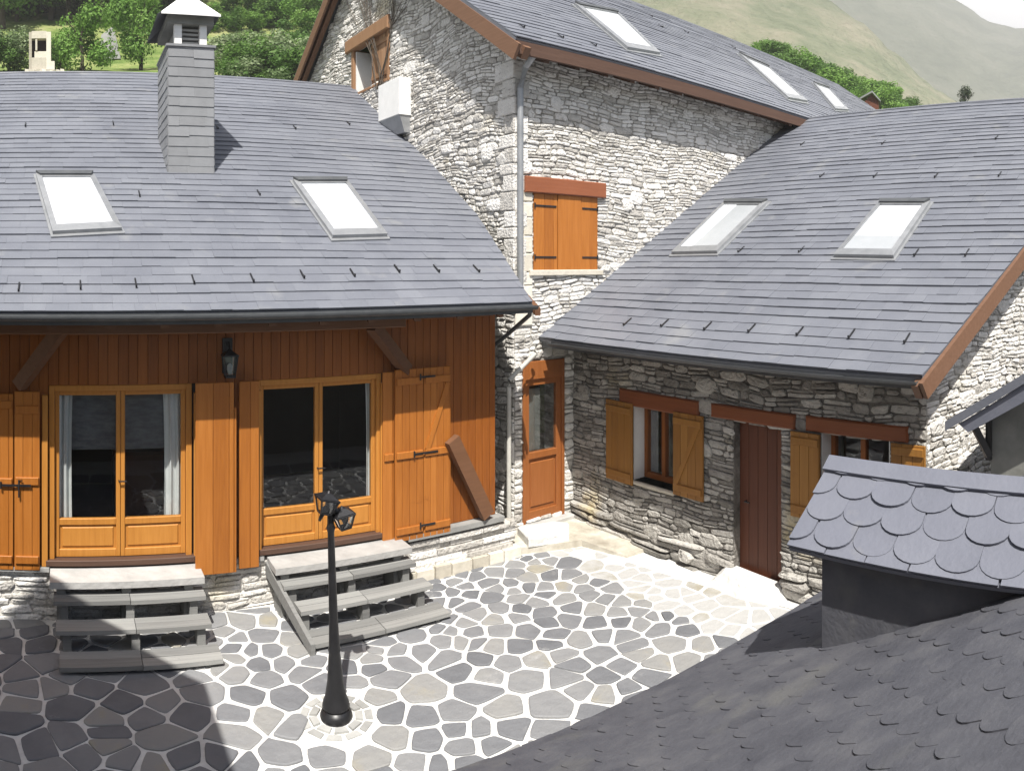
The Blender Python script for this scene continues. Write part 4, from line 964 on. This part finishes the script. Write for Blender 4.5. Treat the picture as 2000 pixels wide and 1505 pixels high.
def shut(x0,y0,x1,y1,seed,brace=None,turn=0):
    a=FR.px(x0,(y0+y1)/2,.06)[0]; b=FR.px(x1,(y0+y1)/2,.06)[0]; lo,hi=sorted((a,b)); xm=(x0+x1)/2
    vb=FR.px(xm,y1,.06)[1]; vt=FR.px(xm,y0,.06)[1]
    return leaf(FR,lo,hi,vb,vt,.05,right,'shutter','honey',seed=seed,ledges=(.9,.1),wd=.13,brace=brace)
shut(1185,783,1236,940,51); shut(1316,808,1374,972,52,(.12,.9)); shut(1545,845,1602,1012,53); shut(1741,868,1808,1000,54)
mb = MB(); a,b,c,d=dr1
mb2 = boards(FR,a,c,b,d-.01,(),wd=.15,o0=-.16,o1=-.12,seed=61,gap=.004); dd_=part(mb2,'door',M['red'],right,'dark red plank door of the low house')
mb = MB(); mb.tube([FR.P(a+.12,1.05,-.11),FR.P(a+.12,1.05,-.06),FR.P(a+.2,1.05,-.06)],.01,8); part(mb,'handle',M['black'],dd_)
# worn rock step under that door
rk = MB(); rg=random.Random(3); a,b = FR.P(dr1[0]-.12,0,0).y, FR.P(dr1[2]+.02,0,0).y
top=[(SR+.05,a,.2),(SR-.2,a-.08,.17),(SR-.25,(a+b)/2,.18),(SR-.2,b+.22,.14),(SR-.03,b+.02,.13),(SR+.05,b+.02,.14)]
bot=[(SR+.05,a+.15,0),(SR-.32,a+.1,0),(SR-.38,(a+b)/2,0),(SR-.3,b,0),(SR-.1,b-.1,0),(SR+.05,b-.1,0)]
rk.add(top+bot,[(0,1,2,3,4,5)]+[(i,(i+1)%6,6+(i+1)%6,6+i) for i in range(6)],.5)
o = rk.build('rock_step', M['brightslab']); tag(o,'rough pale rock serving as step below the dark red plank door','step')
# ================================================================== SHED AT THE RIGHT EDGE
FSH = Frame((6.2,0,0),(0,-1,0))
shed = thing('small_slate_shed','grey rendered outbuilding with a sloping slate verge at the right edge','shed',(6.4,1.6,0))
t0=FSH.px(1850,820); t1=FSH.px(2000,729)
sl_=(t1[1]-t0[1])/(t1[0]-t0[0]); ue=t0[0]+3.0; 
poly=[t0,(ue,t0[1]+sl_*(ue-t0[0])),(ue,t0[1]+sl_*(ue-t0[0])-.09),(t0[0],t0[1]-.09)]
mb = MB(); mb.fpoly(FSH,poly,.06,-2.5,.5); part(mb,'roof',M['slate'],shed)
b0=FSH.px(1893,843); 
poly=[(t0[0]+.12,t0[1]-.095+sl_*.12),(ue,t0[1]+sl_*(ue-t0[0])-.095),(ue,t0[1]+sl_*(ue-t0[0])-.36),(b0[0],b0[1])]
mb = MB(); mb.fpoly(FSH,poly,.0,.03,.5); part(mb,'verge_board',M['slate_near'],shed)
wa=FSH.px(1935,900,-.25)[0]
mb = MB(); mb.fpoly(FSH,[(wa,0),(ue,0),(ue,t0[1]+sl_*(ue-t0[0])-.1),(wa,t0[1]+sl_*(wa-t0[0])-.1)],-.25,-2.4,.5); part(mb,'wall',M['render'],shed)
mb = MB(); mb.bar(FSH.P(wa+.0,b0[1]-.26,-.2),FSH.P(b0[0]+.02,b0[1]+.02,-.1),.05,.06); mb.bar(FSH.P(wa-.01,b0[1]-.30,-.22),FSH.P(wa-.01,b0[1]+.2,-.22),.05,.05,up=(1,0,0)); part(mb,'bracket',M['black'],shed)

# ================================================================== OWN HOUSE (foreground)
own = thing('foreground_slate_house','near house seen from its window, grey fish-scale slate roof with a small dormer','house',(0,2.0,0))
ZO = Z0-2.24; SO=.457
FO = Frame((0,2.9,ZO),(1,-.097,0),(-.097*1,-1,SO*math.sqrt(1+.097**2)))
PO = [(-1.0,0),(11,0),(11,3.9),(-1.0,3.9)]
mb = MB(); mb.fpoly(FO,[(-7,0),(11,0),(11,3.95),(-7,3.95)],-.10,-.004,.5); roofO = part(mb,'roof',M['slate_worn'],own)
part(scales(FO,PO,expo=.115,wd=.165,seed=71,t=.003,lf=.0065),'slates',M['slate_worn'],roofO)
mb = MB(); mb.box((-7,-6,0),(9.5,1.9,ZO-.02),.5); part(mb,'wall',M['render'],own)
# dormer
dm = bpy.data.objects.new('dormer',None); COL.objects.link(dm); dm.parent=own; dm.location=Vector((3.3,1.7,ZO))-own.location
zr_,zl_=Z0-1.03,Z0-1.342; sr_,sl2=3.3,2.88; fd=1.865; bd_=-.45
FD = Frame((sl2,fd,zl_),(0,-1,0),(sr_-sl2,0,zr_-zl_)); LD=math.hypot(sr_-sl2,zr_-zl_)
PD=[(0,0),(fd-bd_,0),(fd-bd_,LD),(0,LD)]
mb = MB(); mb.fpoly(FD,PD,-.03,-.003,.5)
mb.hexa([(sr_,bd_,zr_-.04),(sr_,fd,zr_-.04),(3.76,fd,zl_-.06),(3.76,bd_,zl_-.06),(sr_,bd_,zr_-.005),(sr_,fd,zr_-.005),(3.76,fd,zl_-.02),(3.76,bd_,zl_-.02)])
part(mb,'dormer_roof',M['slate_near'],dm)
part(scales(FD,PD,expo=.132,wd=.205,t=.005,seed=72,lf=.017),'dormer_slates',M['slate_near'],dm)
mb = MB(); FDc=FD
mb.fpoly(FD,[(-.005,LD-.085),(fd-bd_,LD-.085),(fd-bd_,LD+.005),(-.005,LD+.005)],.02,.038,.5); part(mb,'ridge_flashing',M['slate_near'],dm)
pc=2.966
def zroof(x,y):   # main roof height
    n=FO.N; return FO.O.z-((x-FO.O.x)*n.x+(y-FO.O.y)*n.y)/n.z
mb = MB(); 
mb.hexa([(pc,1.73,zroof(pc,1.73)-.05),(3.64,1.73,zroof(3.64,1.73)-.05),(3.64,-.4,zroof(3.64,-.4)-.05),(pc,-.4,zroof(pc,-.4)-.05),(pc,1.73,zl_+.02),(3.64,1.73,zl_+.02),(3.64,-.4,zl_+.05),(pc,-.4,zl_+.05)])
mb.add([(pc,1.73,zl_+.01),(3.64,1.73,zl_+.01),(3.3,1.73,zr_-.03)],[(0,1,2)])
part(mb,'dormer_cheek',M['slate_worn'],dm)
# unseen wall added behind the viewpoint, kept too low to shade the near roof
mb = MB(); mb.fpoly(Frame((0,-1.3,0),(1,0,0)),[(-.1,2.6),(5.2,2.6),(5.2,3.4),(-.1,3.4)],0,-4.5,.5); part(mb,'upper_wall',M['render'],own)
# unseen house added left of the viewpoint, shaped to shade the lower left court
nb = thing('neighbour_house','rendered neighbouring house beside the viewpoint with a steep slate roof','house',(-3,1,0))
xe,ye,ze=-.62,3.58,Z0+1.85
mb = MB(); mb.box((-5.2,-4,0),(-1.0,3.3,ze-.2)); part(mb,'wall',M['render'],nb)
mb = MB(); mb.add([(xe,ye,ze),(xe,-4,ze),(-3.1,-4,ze+3.05),(-3.1,ye,ze+3.05),(-5.6,ye,ze),(-5.6,-4,ze)],[(0,1,2,3),(3,2,5,4),(0,3,4)]); part(mb,'roof',M['slate'],nb)

# ================================================================== LAMP POST
lx,ly = 2.41,6.17
lamp = thing('lamp_post','short black iron lamp post standing on the paving before the steps','lamp post',(lx,ly,0))
prof=[(0,.145),(.03,.15),(.07,.135),(.09,.112),(.115,.128),(.16,.118),(.2,.10),(.34,.075),(.55,.058),(.6,.052),(.63,.06),(.66,.05),(.9,.042),(1.3,.036),(1.7,.031),(1.74,.042),(1.78,.031),(1.9,.028)]
mb = MB(); top=Vector((lx-.06,ly+.0,1.92))
mb.tube([(lx-.06*(z/1.92),ly,z) for z,r in prof],[r for z,r in prof],24); part(mb,'pole',M['black'],lamp,smooth=True)
mb = MB()
for ring,(ra,rb,z,n_) in enumerate(((.18,.25,.022,9),(.27,.34,.012,11))):
    for k in range(n_):
        a0=2*math.pi*(k+.12)/n_; a1=2*math.pi*(k+.88)/n_
        q=[(lx+r*math.cos(a),ly+r*math.sin(a)) for r,a in ((ra,a0),(rb,a0),(rb,a1),(ra,a1))]
        mb.add([(x,y,0) for x,y in q]+[(x,y,z) for x,y in q],[(4,5,6,7),(0,1,5,4),(1,2,6,5),(2,3,7,6),(3,0,4,7)])
part(mb,'base_stones',M['greyslab'],lamp)
hd = bpy.data.objects.new('lamp_head',None); COL.objects.link(hd); hd.parent=lamp; hd.location=top-Vector((lx,ly,0))
mb = MB(); t_=top
mb.tube([t_+Vector((0,0,-.02)),t_+Vector((0,0,.05))],[.05,.045],14)
mb.tube([t_+Vector((0,0,.02)),t_+Vector((.05,-.02,-.03)),t_+Vector((.12,-.03,-.10)),t_+Vector((.15,-.03,-.19))],[.03,.03,.026,.012],10)
mb.tube([t_+Vector((0,0,.02)),t_+Vector((-.06,-.01,.0)),t_+Vector((-.11,-.01,-.10))],[.03,.03,.012],10)
part(mb,'bracket',M['black'],hd,smooth=True)
def lant(c,s,tilt,rt):
    c=t_+Vector(c); ax=Vector((tilt,0,1)).normalized(); x=Vector((1,0,-tilt)).normalized(); y=Vector((0,1,0))
    def Q(a,b,h): return c+x*a+y*b+ax*h
    mb = MB()
    for (a,b) in ((-1,-1),(1,-1),(1,1),(-1,1)): mb.bar(Q(a*s*.55,b*s*.55,-s*1.0),Q(a*s,b*s,s*.5),.014,.014,up=(0,1,0))
    for (h,k) in ((-s*1.0,.6),(s*.5,1.1)):
        mb.hexa([Q(-s*k,-s*k,h-.01),Q(s*k,-s*k,h-.01),Q(s*k,s*k,h-.01),Q(-s*k,s*k,h-.01),Q(-s*k,-s*k,h+.01),Q(s*k,-s*k,h+.01),Q(s*k,s*k,h+.01),Q(-s*k,s*k,h+.01)])
    k=1.15; mb.add([Q(-s*k,-s*k,s*.5),Q(s*k,-s*k,s*.5),Q(s*k,s*k,s*.5),Q(-s*k,s*k,s*.5),Q(-s*.35,-s*.35,s*1.1),Q(s*.35,-s*.35,s*1.1),Q(s*.35,s*.35,s*1.1),Q(-s*.35,s*.35,s*1.1)],[(0,1,5,4),(1,2,6,5),(2,3,7,6),(3,0,4,7),(4,5,6,7)])
    mb.tube([Q(0,0,s*1.1),Q(0,0,s*1.35)],[.02,.008],8)
    part(mb,'lantern',M['black'],rt)
    g = MB(); g.add([Q(a*s*.55,b*s*.55,-s) for a,b in ((-1,-1),(1,-1),(1,1),(-1,1))]+[Q(a*s,b*s,s*.5) for a,b in ((-1,-1),(1,-1),(1,1),(-1,1))],[(0,1,5,4),(1,2,6,5),(2,3,7,6),(3,0,4,7)]); part(g,'lantern_glass',M['lampglass'],rt)
lant((.12,-.02,-.10),.085,-.15,hd)
lant((-.05,-.03,.06),.085,.25,hd)

# ================================================================== GABLE VINE
vm = MB(); rg=random.Random(12)
def vine(u,v,du,dv,n,r):
    pts=[]
    for k in range(n):
        pts.append(FG.P(u,v,.055+.02*rg.random())); du+=rg.uniform(-.06,.06); dv+=rg.uniform(-.05,.05); u+=du*.3; v+=dv*.3
        if rg.random()<.25 and r>.005: vine(u,v,du+rg.uniform(-.5,.5),dv+rg.uniform(-.2,.4),n-k,r*.6)
    if len(pts)>2: vm.tube(pts,[r*(1-.7*i/len(pts)) for i in range(len(pts))],5)
ub = hG[0]+.15
for k in range(5): vine(ub+rg.uniform(-.2,.5),hG[1]-.1,rg.uniform(-.4,.4),.55,12,.014)
for k in range(4): vine(hG[0]-.1,hG[3]-.1,rg.uniform(-.7,.1),rg.uniform(.1,.5),9,.009)
o = vm.build('climbing_vine',M['bark']); tag(o,'bare climbing vine spread over the gable around the small attic window','vine')

# ================================================================== HILLS AND VEGETATION
def pl(x,tab):
    if x<=tab[0][0]: return tab[0][1]
    for (a,b),(c,d) in zip(tab,tab[1:]):
        if x<=c: return b+(d-b)*(x-a)/(c-a)
    return tab[-1][1]
def hill_v(r,th):
    base=pl(r,[(17,-.23),(22,.02),(30,.19),(38,.262),(49,.272),(60,.34),(80,.42),(120,.52),(200,.60)])
    lowr=pl(th,[(.80,.335),(.90,.315),(1.0,.275),(1.1,.235),(1.2,.205),(1.3,.195),(1.6,.19)])
    right_=pl(r,[(17,-.23),(30,-.02),(45,lowr*.7),(60,lowr*.93),(85,lowr),(130,lowr*.55),(200,-.02)])
    k=pl(th,[(.62,0),(.82,1)])
    return base*(1-k)+right_*k
def polar(name,rs,ths,fv,m,nz):
    mb=MB(); vs=[]
    for r in rs:
        for th in ths:
            z=CZ+fv(r,th)*r + nz*r*(noise.fractal(Vector((math.sin(th)*r*.05,math.cos(th)*r*.05,1.3)),.9,2.1,5))
            vs.append((math.sin(th)*r,math.cos(th)*r,z))
    n=len(ths); fs=[(i*n+j,i*n+j+1,(i+1)*n+j+1,(i+1)*n+j) for i in range(len(rs)-1) for j in range(n-1)]
    mb.add(vs,fs,.5); o=mb.build(name,m,smooth=False); o.data.polygons.foreach_set('use_smooth',[True]*len(o.data.polygons)); return tag(o,None,None,kind='structure')
def grass(name,stops,sc,bs=.6,bd=.4):
    m,t,b=nmat(name); co=coords(t)
    n1=N(t,'ShaderNodeTexNoise'); n1.inputs['Scale'].default_value=sc; n1.inputs['Detail'].default_value=9; n1.inputs['Roughness'].default_value=.7
    t.links.new(co,n1.inputs[0]); r=ramp(t,n1.outputs[0],stops); t.links.new(r.outputs[0],b.inputs['Base Color'])
    b.inputs['Roughness'].default_value=.9; b.inputs['Specular IOR Level'].default_value=.1
    n2=N(t,'ShaderNodeTexNoise'); n2.inputs['Scale'].default_value=sc*6; n2.inputs['Detail'].default_value=6; t.links.new(co,n2.inputs[0]); bump(t,b,n2.outputs[0],bs,bd); return m
GM=grass('meadow',[(.3,(.06,.10,.025)),(.45,(.13,.19,.05)),(.58,(.24,.27,.10)),(.7,(.30,.29,.15))],.35)
polar('hillside',[17,19,21,23,25,28,31,34,38,42,47,52,57,63,70,78,88,100,115,130,160,200],[-.35+.02*i for i in range(100)],hill_v,GM,.010)
MM=grass('mountain_pasture',[(.3,(.12,.145,.08)),(.45,(.18,.20,.12)),(.6,(.26,.25,.17)),(.72,(.33,.30,.22))],.03,bs=1,bd=6)
MF=grass('far_mountain',[(.3,(.10,.12,.07)),(.5,(.17,.19,.12)),(.7,(.25,.25,.18))],.012,bs=1,bd=12)
def spur_v(r,th):
    cr=pl(th,[(.6,.50),(.85,.44),(1.0,.385),(1.11,.325),(1.2,.245),(1.28,.19),(1.6,.10)])
    return pl(r,[(140,-.05),(190,cr*.45),(260,cr*.8),(380,cr),(520,cr*.55),(700,.0)])
polar('hill_spur',[140,150,165,180,200,220,240,265,290,320,350,380,410,450,500,560,700],[.55+.011*i for i in range(100)],spur_v,MM,.012)
def far_v(r,th):
    cr=pl(th,[(.4,.46),(.8,.46),(1.0,.455),(1.1,.445),(1.18,.395),(1.229,.363),(1.265,.338),(1.29,.3265),(1.32,.3235),(1.4,.315),(1.7,.25)])
    return pl(r,[(600,-.05),(800,cr*.55),(1100,cr*.85),(1400,cr),(1700,cr*.6),(2000,0)])
polar('mountain',[600,680,760,840,920,1000,1080,1160,1240,1320,1400,1480,1600,1800,2000],[.35+.012*i for i in range(110)],far_v,MF,.006)
def hz(x,y): # hillside height under a point
    r=math.hypot(x,y); th=math.atan2(x,y)
    return CZ+hill_v(r,th)*r+.010*r*noise.fractal(Vector((math.sin(th)*r*.05,math.cos(th)*r*.05,1.3)),.9,2.1,5)
def crown_mesh(seed,nleaf,ls,shape='round'):
    rgc=random.Random(seed); mb=MB(); cl=[]
    for k in range(16):
        a=rgc.uniform(0,6.28); 
        if shape=='round': h=rgc.uniform(.25,.92); rr=.42*math.sin(math.pi*min(1,max(.12,h*.95)))**.7*rgc.uniform(.3,1)
        elif shape=='bush': h=rgc.uniform(.1,.75); rr=rgc.uniform(.1,.5)*(1.05-h*.7)
        else: h=rgc.uniform(.1,.95); rr=.26*(1-h)*rgc.uniform(.4,1)
        cl.append((math.cos(a)*rr,math.sin(a)*rr,h,rgc.uniform(.12,.22)*(1 if shape!='cone' else .6),rgc.random()))
    for k in range(nleaf):
        c=rgc.choice(cl); d=Vector((rgc.gauss(0,1),rgc.gauss(0,1),rgc.gauss(0,1))).normalized()*c[3]*rgc.uniform(.55,1.08)
        p=Vector((c[0],c[1],c[2]))+d
        if p.z<.02: p.z=.02+rgc.random()*.05
        a=Vector((rgc.gauss(0,1),rgc.gauss(0,1),rgc.gauss(0,1))).normalized(); b=a.cross(d.normalized()+Vector((0,0,.3))).normalized(); a=b.cross(d.normalized()+a*.6).normalized(); s=ls*rgc.uniform(.6,1.4)
        mb.add([p-a*s,p-b*s*.6,p+a*s,p+b*s*.6],[(0,1,2,3)],min(1,max(0,c[4]*.5+rgc.random()*.5)))
    return mb
TM={}
for key,(seed,nl,ls,shp) in {'round':(1,5200,.020,'round'),'round2':(2,5200,.021,'round'),'bush':(3,5000,.022,'bush'),'bush2':(4,4200,.024,'bush'),'cone':(5,2600,.020,'cone')}.items():
    for mk in (('leaf_dark','leaf_mid','leaf_light','leaf_pale') if key!='cone' else ('leaf_dark',)):
        if key=='round2' and mk in('leaf_pale','leaf_light'): continue
        b_=crown_mesh(seed,nl,ls,shp); me=bpy.data.meshes.new('crown'); me.from_pydata(b_.v,[],b_.f); at=me.attributes.new('rnd','FLOAT','FACE'); at.data.foreach_set('value',b_.c); me.materials.append(M[mk]); TM[(key,mk)]=me
tb=MB(); tb.tube([(0,0,-.05),(.01,0,.2),(0,.01,.45),(.02,0,.7)],[.03,.024,.016,.006],7)
for k in range(5):
    a=k*1.3; tb.tube([(0,0,.25+.08*k),(math.cos(a)*.12,math.sin(a)*.12,.4+.08*k),(math.cos(a)*.25,math.sin(a)*.25,.5+.08*k)],[.011,.008,.003],5)
tm=bpy.data.meshes.new('trunk'); tm.from_pydata(tb.v,[],tb.f); tm.materials.append(M['bark'])
def tree(name,x,y,h,key,label,cat,group,wd=1.0,z=None):
    t=thing(name,label,cat,(x,y,(hz(x,y) if z is None else z)-.1),group); t.scale=(h*wd,h*wd,h); t.rotation_euler=(0,0,random.uniform(0,6.28))
    c=bpy.data.objects.new('crown',TM[key]); COL.objects.link(c); c.parent=t
    k=bpy.data.objects.new('trunk',tm); COL.objects.link(k); k.parent=t
    return t
def at_px(x,r): th=(x-XA)/FPX; return (math.sin(th)*r,math.cos(th)*r)
random.seed(5)
# dark wood above the meadow, left of the chimney
G1='dark trees of the wood above the meadow'
for i,(x,r,h) in enumerate([(5,58,8),(35,60,8.5),(70,62,8),(100,60,9),(135,59,8),(165,61,9),(200,58,8),(232,60,8.5),(262,57,8),(290,60,8),(318,62,8),(345,58,7),
        (-20,70,9),(20,72,9),(60,74,9.5),(95,72,9),(125,75,10),(160,73,9),(190,74,9),(225,72,9),(255,75,9),(290,72,8),(325,70,8),(360,74,9),(40,86,10),(110,88,10),(180,86,10),(250,88,10),(310,86,9),(380,66,6.5),(395,80,8)]):
    X,Y=at_px(x,r); ky=(random.choice((('round','leaf_dark'),('round2','leaf_dark'))) if i%4 else random.choice((('round','leaf_mid'),('round2','leaf_mid'))))
    place=[t for lim,t in ((-1,'cut by the left edge'),(12,'at the very left edge'),(38,'a little left of the stone ruin'),(80,'directly behind the stone ruin'),(112,'just right of the stone ruin'),(140,'just left of the big round bush'),(168,'directly behind the big round bush'),(205,'just right of the big round bush'),(235,'directly above the grey rock'),(265,'right of the grey rock'),(300,'just left of the chimney cap'),(330,'directly behind the chimney cap'),(365,'just right of the chimney cap'),(999,'farther right of the chimney cap')) if x<=lim][0]
    row='front' if r<64 else 'middle' if r<80 else 'back'
    tree('broadleaf_tree',X,Y,h,ky,('dark' if ky[1]=='leaf_dark' else 'mid green')+' leafy tree, '+row+' row of the wood, '+place,'tree',G1,random.uniform(.9,1.2))
X,Y=at_px(160,41); tree('round_bush',X,Y,4.3,('bush','leaf_light'),'rounded bright green bush left of the chimney beside the stone ruin','bush',None,1.0)
X,Y=at_px(118,43); tree('round_bush',X,Y,2.4,('bush2','leaf_mid'),'smaller green bush between the stone ruin and the big round bush','bush',None,1.1)
X,Y=at_px(275,43); tree('leafy_tree',X,Y,5.2,('round','leaf_light'),'light green young tree just left of the chimney cap','tree',None,.9)
X,Y=at_px(18,42); tree('round_bush',X,Y,3.0,('bush2','leaf_pale'),'pale green bush at the left edge before the wood','bush',None,1.2)
X,Y=at_px(-12,41); tree('round_bush',X,Y,2.6,('bush','leaf_mid'),'mid green bush cut by the left edge of the view','bush',None,1.2)
# scrub and thicket: masses nobody could count
def mass(name,spots,m,label,cat,seed):
    rgm=random.Random(seed); mb=MB()
    for (x,y,h,wd) in spots:
        z=hz(x,y)-.1; a=rgm.uniform(0,6.28); ca,sa=math.cos(a)*h*wd,math.sin(a)*h*wd
        T=TMV[rgm.randrange(len(TMV))]; off=rgm.uniform(-.3,.3)
        for f,c in zip(T.f,T.c):
            i0=len(mb.v)
            for q in f: p=T.v[q]; mb.v.append((x+p[0]*ca-p[1]*sa,y+p[0]*sa+p[1]*ca,z+p[2]*h))
            mb.f.append((i0,i0+1,i0+2,i0+3)); mb.c.append(min(1,max(0,c*.6+off+.25)))
    return tag(mb.build(name,m),label,cat,kind='stuff')
TMV=[crown_mesh(50+k,1500,.034,'bush') for k in range(3)]
random.seed(11); sp=[[],[],[]]
for row,(r_,cnt) in enumerate(((35,12),(38,12),(41,12),(44,12),(48,12),(52,11),(57,11),(62,10),(68,10),(75,9),(83,9))):
    for k in range(cnt):
        x=418+(700-418)*(k+random.random())/cnt; X,Y=at_px(x,r_+random.uniform(-2,2))
        sp[(0 if random.random()<.5 else 1) if row<6 else (2 if random.random()<.75 else 1)].append((X,Y,random.uniform(1.1,2.0)+r_*.010,1.5))
mass('scrub',sp[0],M['leaf_pale'],'pale flowering scrub low on the slope between chimney and stone gable','scrub',1)
mass('scrub',sp[1],M['leaf_mid'],'darker green scrub scattered over the slope between chimney and stone gable','scrub',2)
mass('meadow_growth',sp[2],M['leaf_light'],'bright green growth high on the slope between chimney and stone gable','scrub',3)
random.seed(17); sp=[[],[]]
for k in range(44):
    x=1480+(1880-1480)*(k+random.random())/44
    for rr in (60,67,75):
        if rr>60 and x>1790: continue
        X,Y=at_px(x,rr+random.uniform(-3,3)); sp[0 if random.random()<.55 else 1].append((X,Y,random.uniform(1.3,2.6)*(1 if x<1750 else .6),1.5))
mass('thicket',sp[0],M['leaf_mid'],'mid green thicket on the rise behind the ridge of the right roof','thicket',4)
mass('thicket',sp[1],M['leaf_light'],'lighter green thicket mixed along the rise behind the right roof','thicket',5)
X,Y=at_px(1886,66); tree('small_conifer',X,Y,3.6,('cone','leaf_dark'),'single small dark conifer on the pale slope above the right roof','conifer',None,1.1)
# stone ruin on the meadow
X,Y=at_px(78,39.5); zg=hz(X,Y)-.2
ru=thing('stone_ruin','small pale stone ruin with two dark openings on the meadow','ruin',(X,Y,zg))
def RB(mb,x0,x1,z0,z1,y0=0,y1=.5): mb.box((X+x0,Y+y0,zg+z0),(X+x1,Y+y1,zg+z1))
mb=MB(); RB(mb,-.6,-.45,.2,2.5); RB(mb,-.25,-.15,1.5,2.1); RB(mb,.35,.6,.2,2.5); RB(mb,-.45,.35,2.15,2.55); RB(mb,-.45,.35,.2,1.1); RB(mb,-.75,.75,-.3,.45,-.1,.7); RB(mb,-.3,.4,.9,1.45,.05,.45); RB(mb,.6,.8,.0,.9)
part(mb,'masonry',M['quoin'],ru); mb=MB(); RB(mb,-.45,.35,1.0,2.2,.46,.54); part(mb,'opening',M['room'],ru)  # dark back sheet paints the shade inside the openings
mb=MB(); rg=random.Random(2)
for k in range(14):
    a=rg.uniform(-1,1.2); s=rg.uniform(.1,.25); q=[(X+a+rg.uniform(-s,s),Y-.4+rg.uniform(-s,s),zg+.1+rg.uniform(-.1,s)) for _ in range(8)]; mb.hexa([(X+a,Y-.4,zg),(X+a+s,Y-.45,zg),(X+a+s,Y-.4+s,zg),(X+a,Y-.4+s,zg),(X+a+.02,Y-.38,zg+s+.15),(X+a+s-.03,Y-.4,zg+s+.1),(X+a+s-.02,Y-.42+s,zg+s+.15),(X+a,Y-.4+s,zg+s+.12)])
part(mb,'rubble_heap',M['quoin'],ru)
# grey rock in the wood
X,Y=at_px(212,50); mb=MB(); z=hz(X,Y); 
mb.hexa([(X-.8,Y-.5,z),(X+.8,Y-.6,z),(X+.9,Y+.6,z),(X-.7,Y+.7,z),(X-.5,Y-.3,z+1.7),(X+.3,Y-.4,z+2.3),(X+.5,Y+.3,z+2.0),(X-.3,Y+.4,z+1.8)]); tag(mb.build('rock_outcrop',M['greyslab']),'grey rock outcrop among the dark trees left of the chimney','rock')
# hut with a brown gable behind the right ridge
X,Y=at_px(1690,40); th=(1690-XA)/FPX; zh=CZ+(HOR-180)/FPX*40
hut=thing('hut','small hut with a grey roof and dark brown gable peeping over the right ridge','hut',(X,Y,zh-3))
ux=Vector((math.cos(th),-math.sin(th),0)); uy=Vector((math.sin(th),math.cos(th),0)); C0=Vector((X,Y,zh))
def H(a,b,z): return C0+ux*a+uy*b+Vector((0,0,z))
mb=MB(); mb.hexa([H(-.2,0,-3),H(.75,0.2,-3),H(.75,2,-3),H(-.2,2,-3),H(-.2,0,-.7),H(.75,.2,-.45),H(.75,2,-.45),H(-.2,2,-.7)]); mb.add([H(-.2,0,-.7),H(.75,.2,-.45),H(.35,0.1,-.08)],[(0,1,2)]); part(mb,'wall',M['red'],hut)
mb=MB(); mb.hexa([H(-1.1,.1,-.8),H(.38,-.15,-.04),H(.38,2.4,-.04),H(-1.1,2.4,-.8),H(-1.1,.1,-.72),H(.38,-.15,.06),H(.38,2.4,.06),H(-1.1,2.4,-.72)]); mb.hexa([H(.38,-.15,-.04),H(.85,.1,-.5),H(.85,2.4,-.5),H(.38,2.4,-.04),H(.38,-.15,.06),H(.85,.1,-.42),H(.85,2.4,-.42),H(.38,2.4,.06)]); part(mb,'roof',M['slate_side'],hut)
# haze
m=bpy.data.materials.new('haze'); m.use_nodes=True; t=m.node_tree; t.nodes.remove(t.nodes['Principled BSDF'])
pv=t.nodes.new('ShaderNodeVolumePrincipled'); pv.inputs['Density'].default_value=.0008; pv.inputs['Color'].default_value=(.99,.99,.99,1); pv.inputs['Anisotropy'].default_value=0
t.links.new(pv.outputs[0],t.nodes['Material Output'].inputs['Volume'])
mb=MB(); mb.box((-900,-30,-150),(2300,2100,760)); hzo=mb.build('haze',m); tag(hzo,None,None,kind='stuff'); hzo['label']='thin pale summer haze over the valley'; hzo['category']='haze'
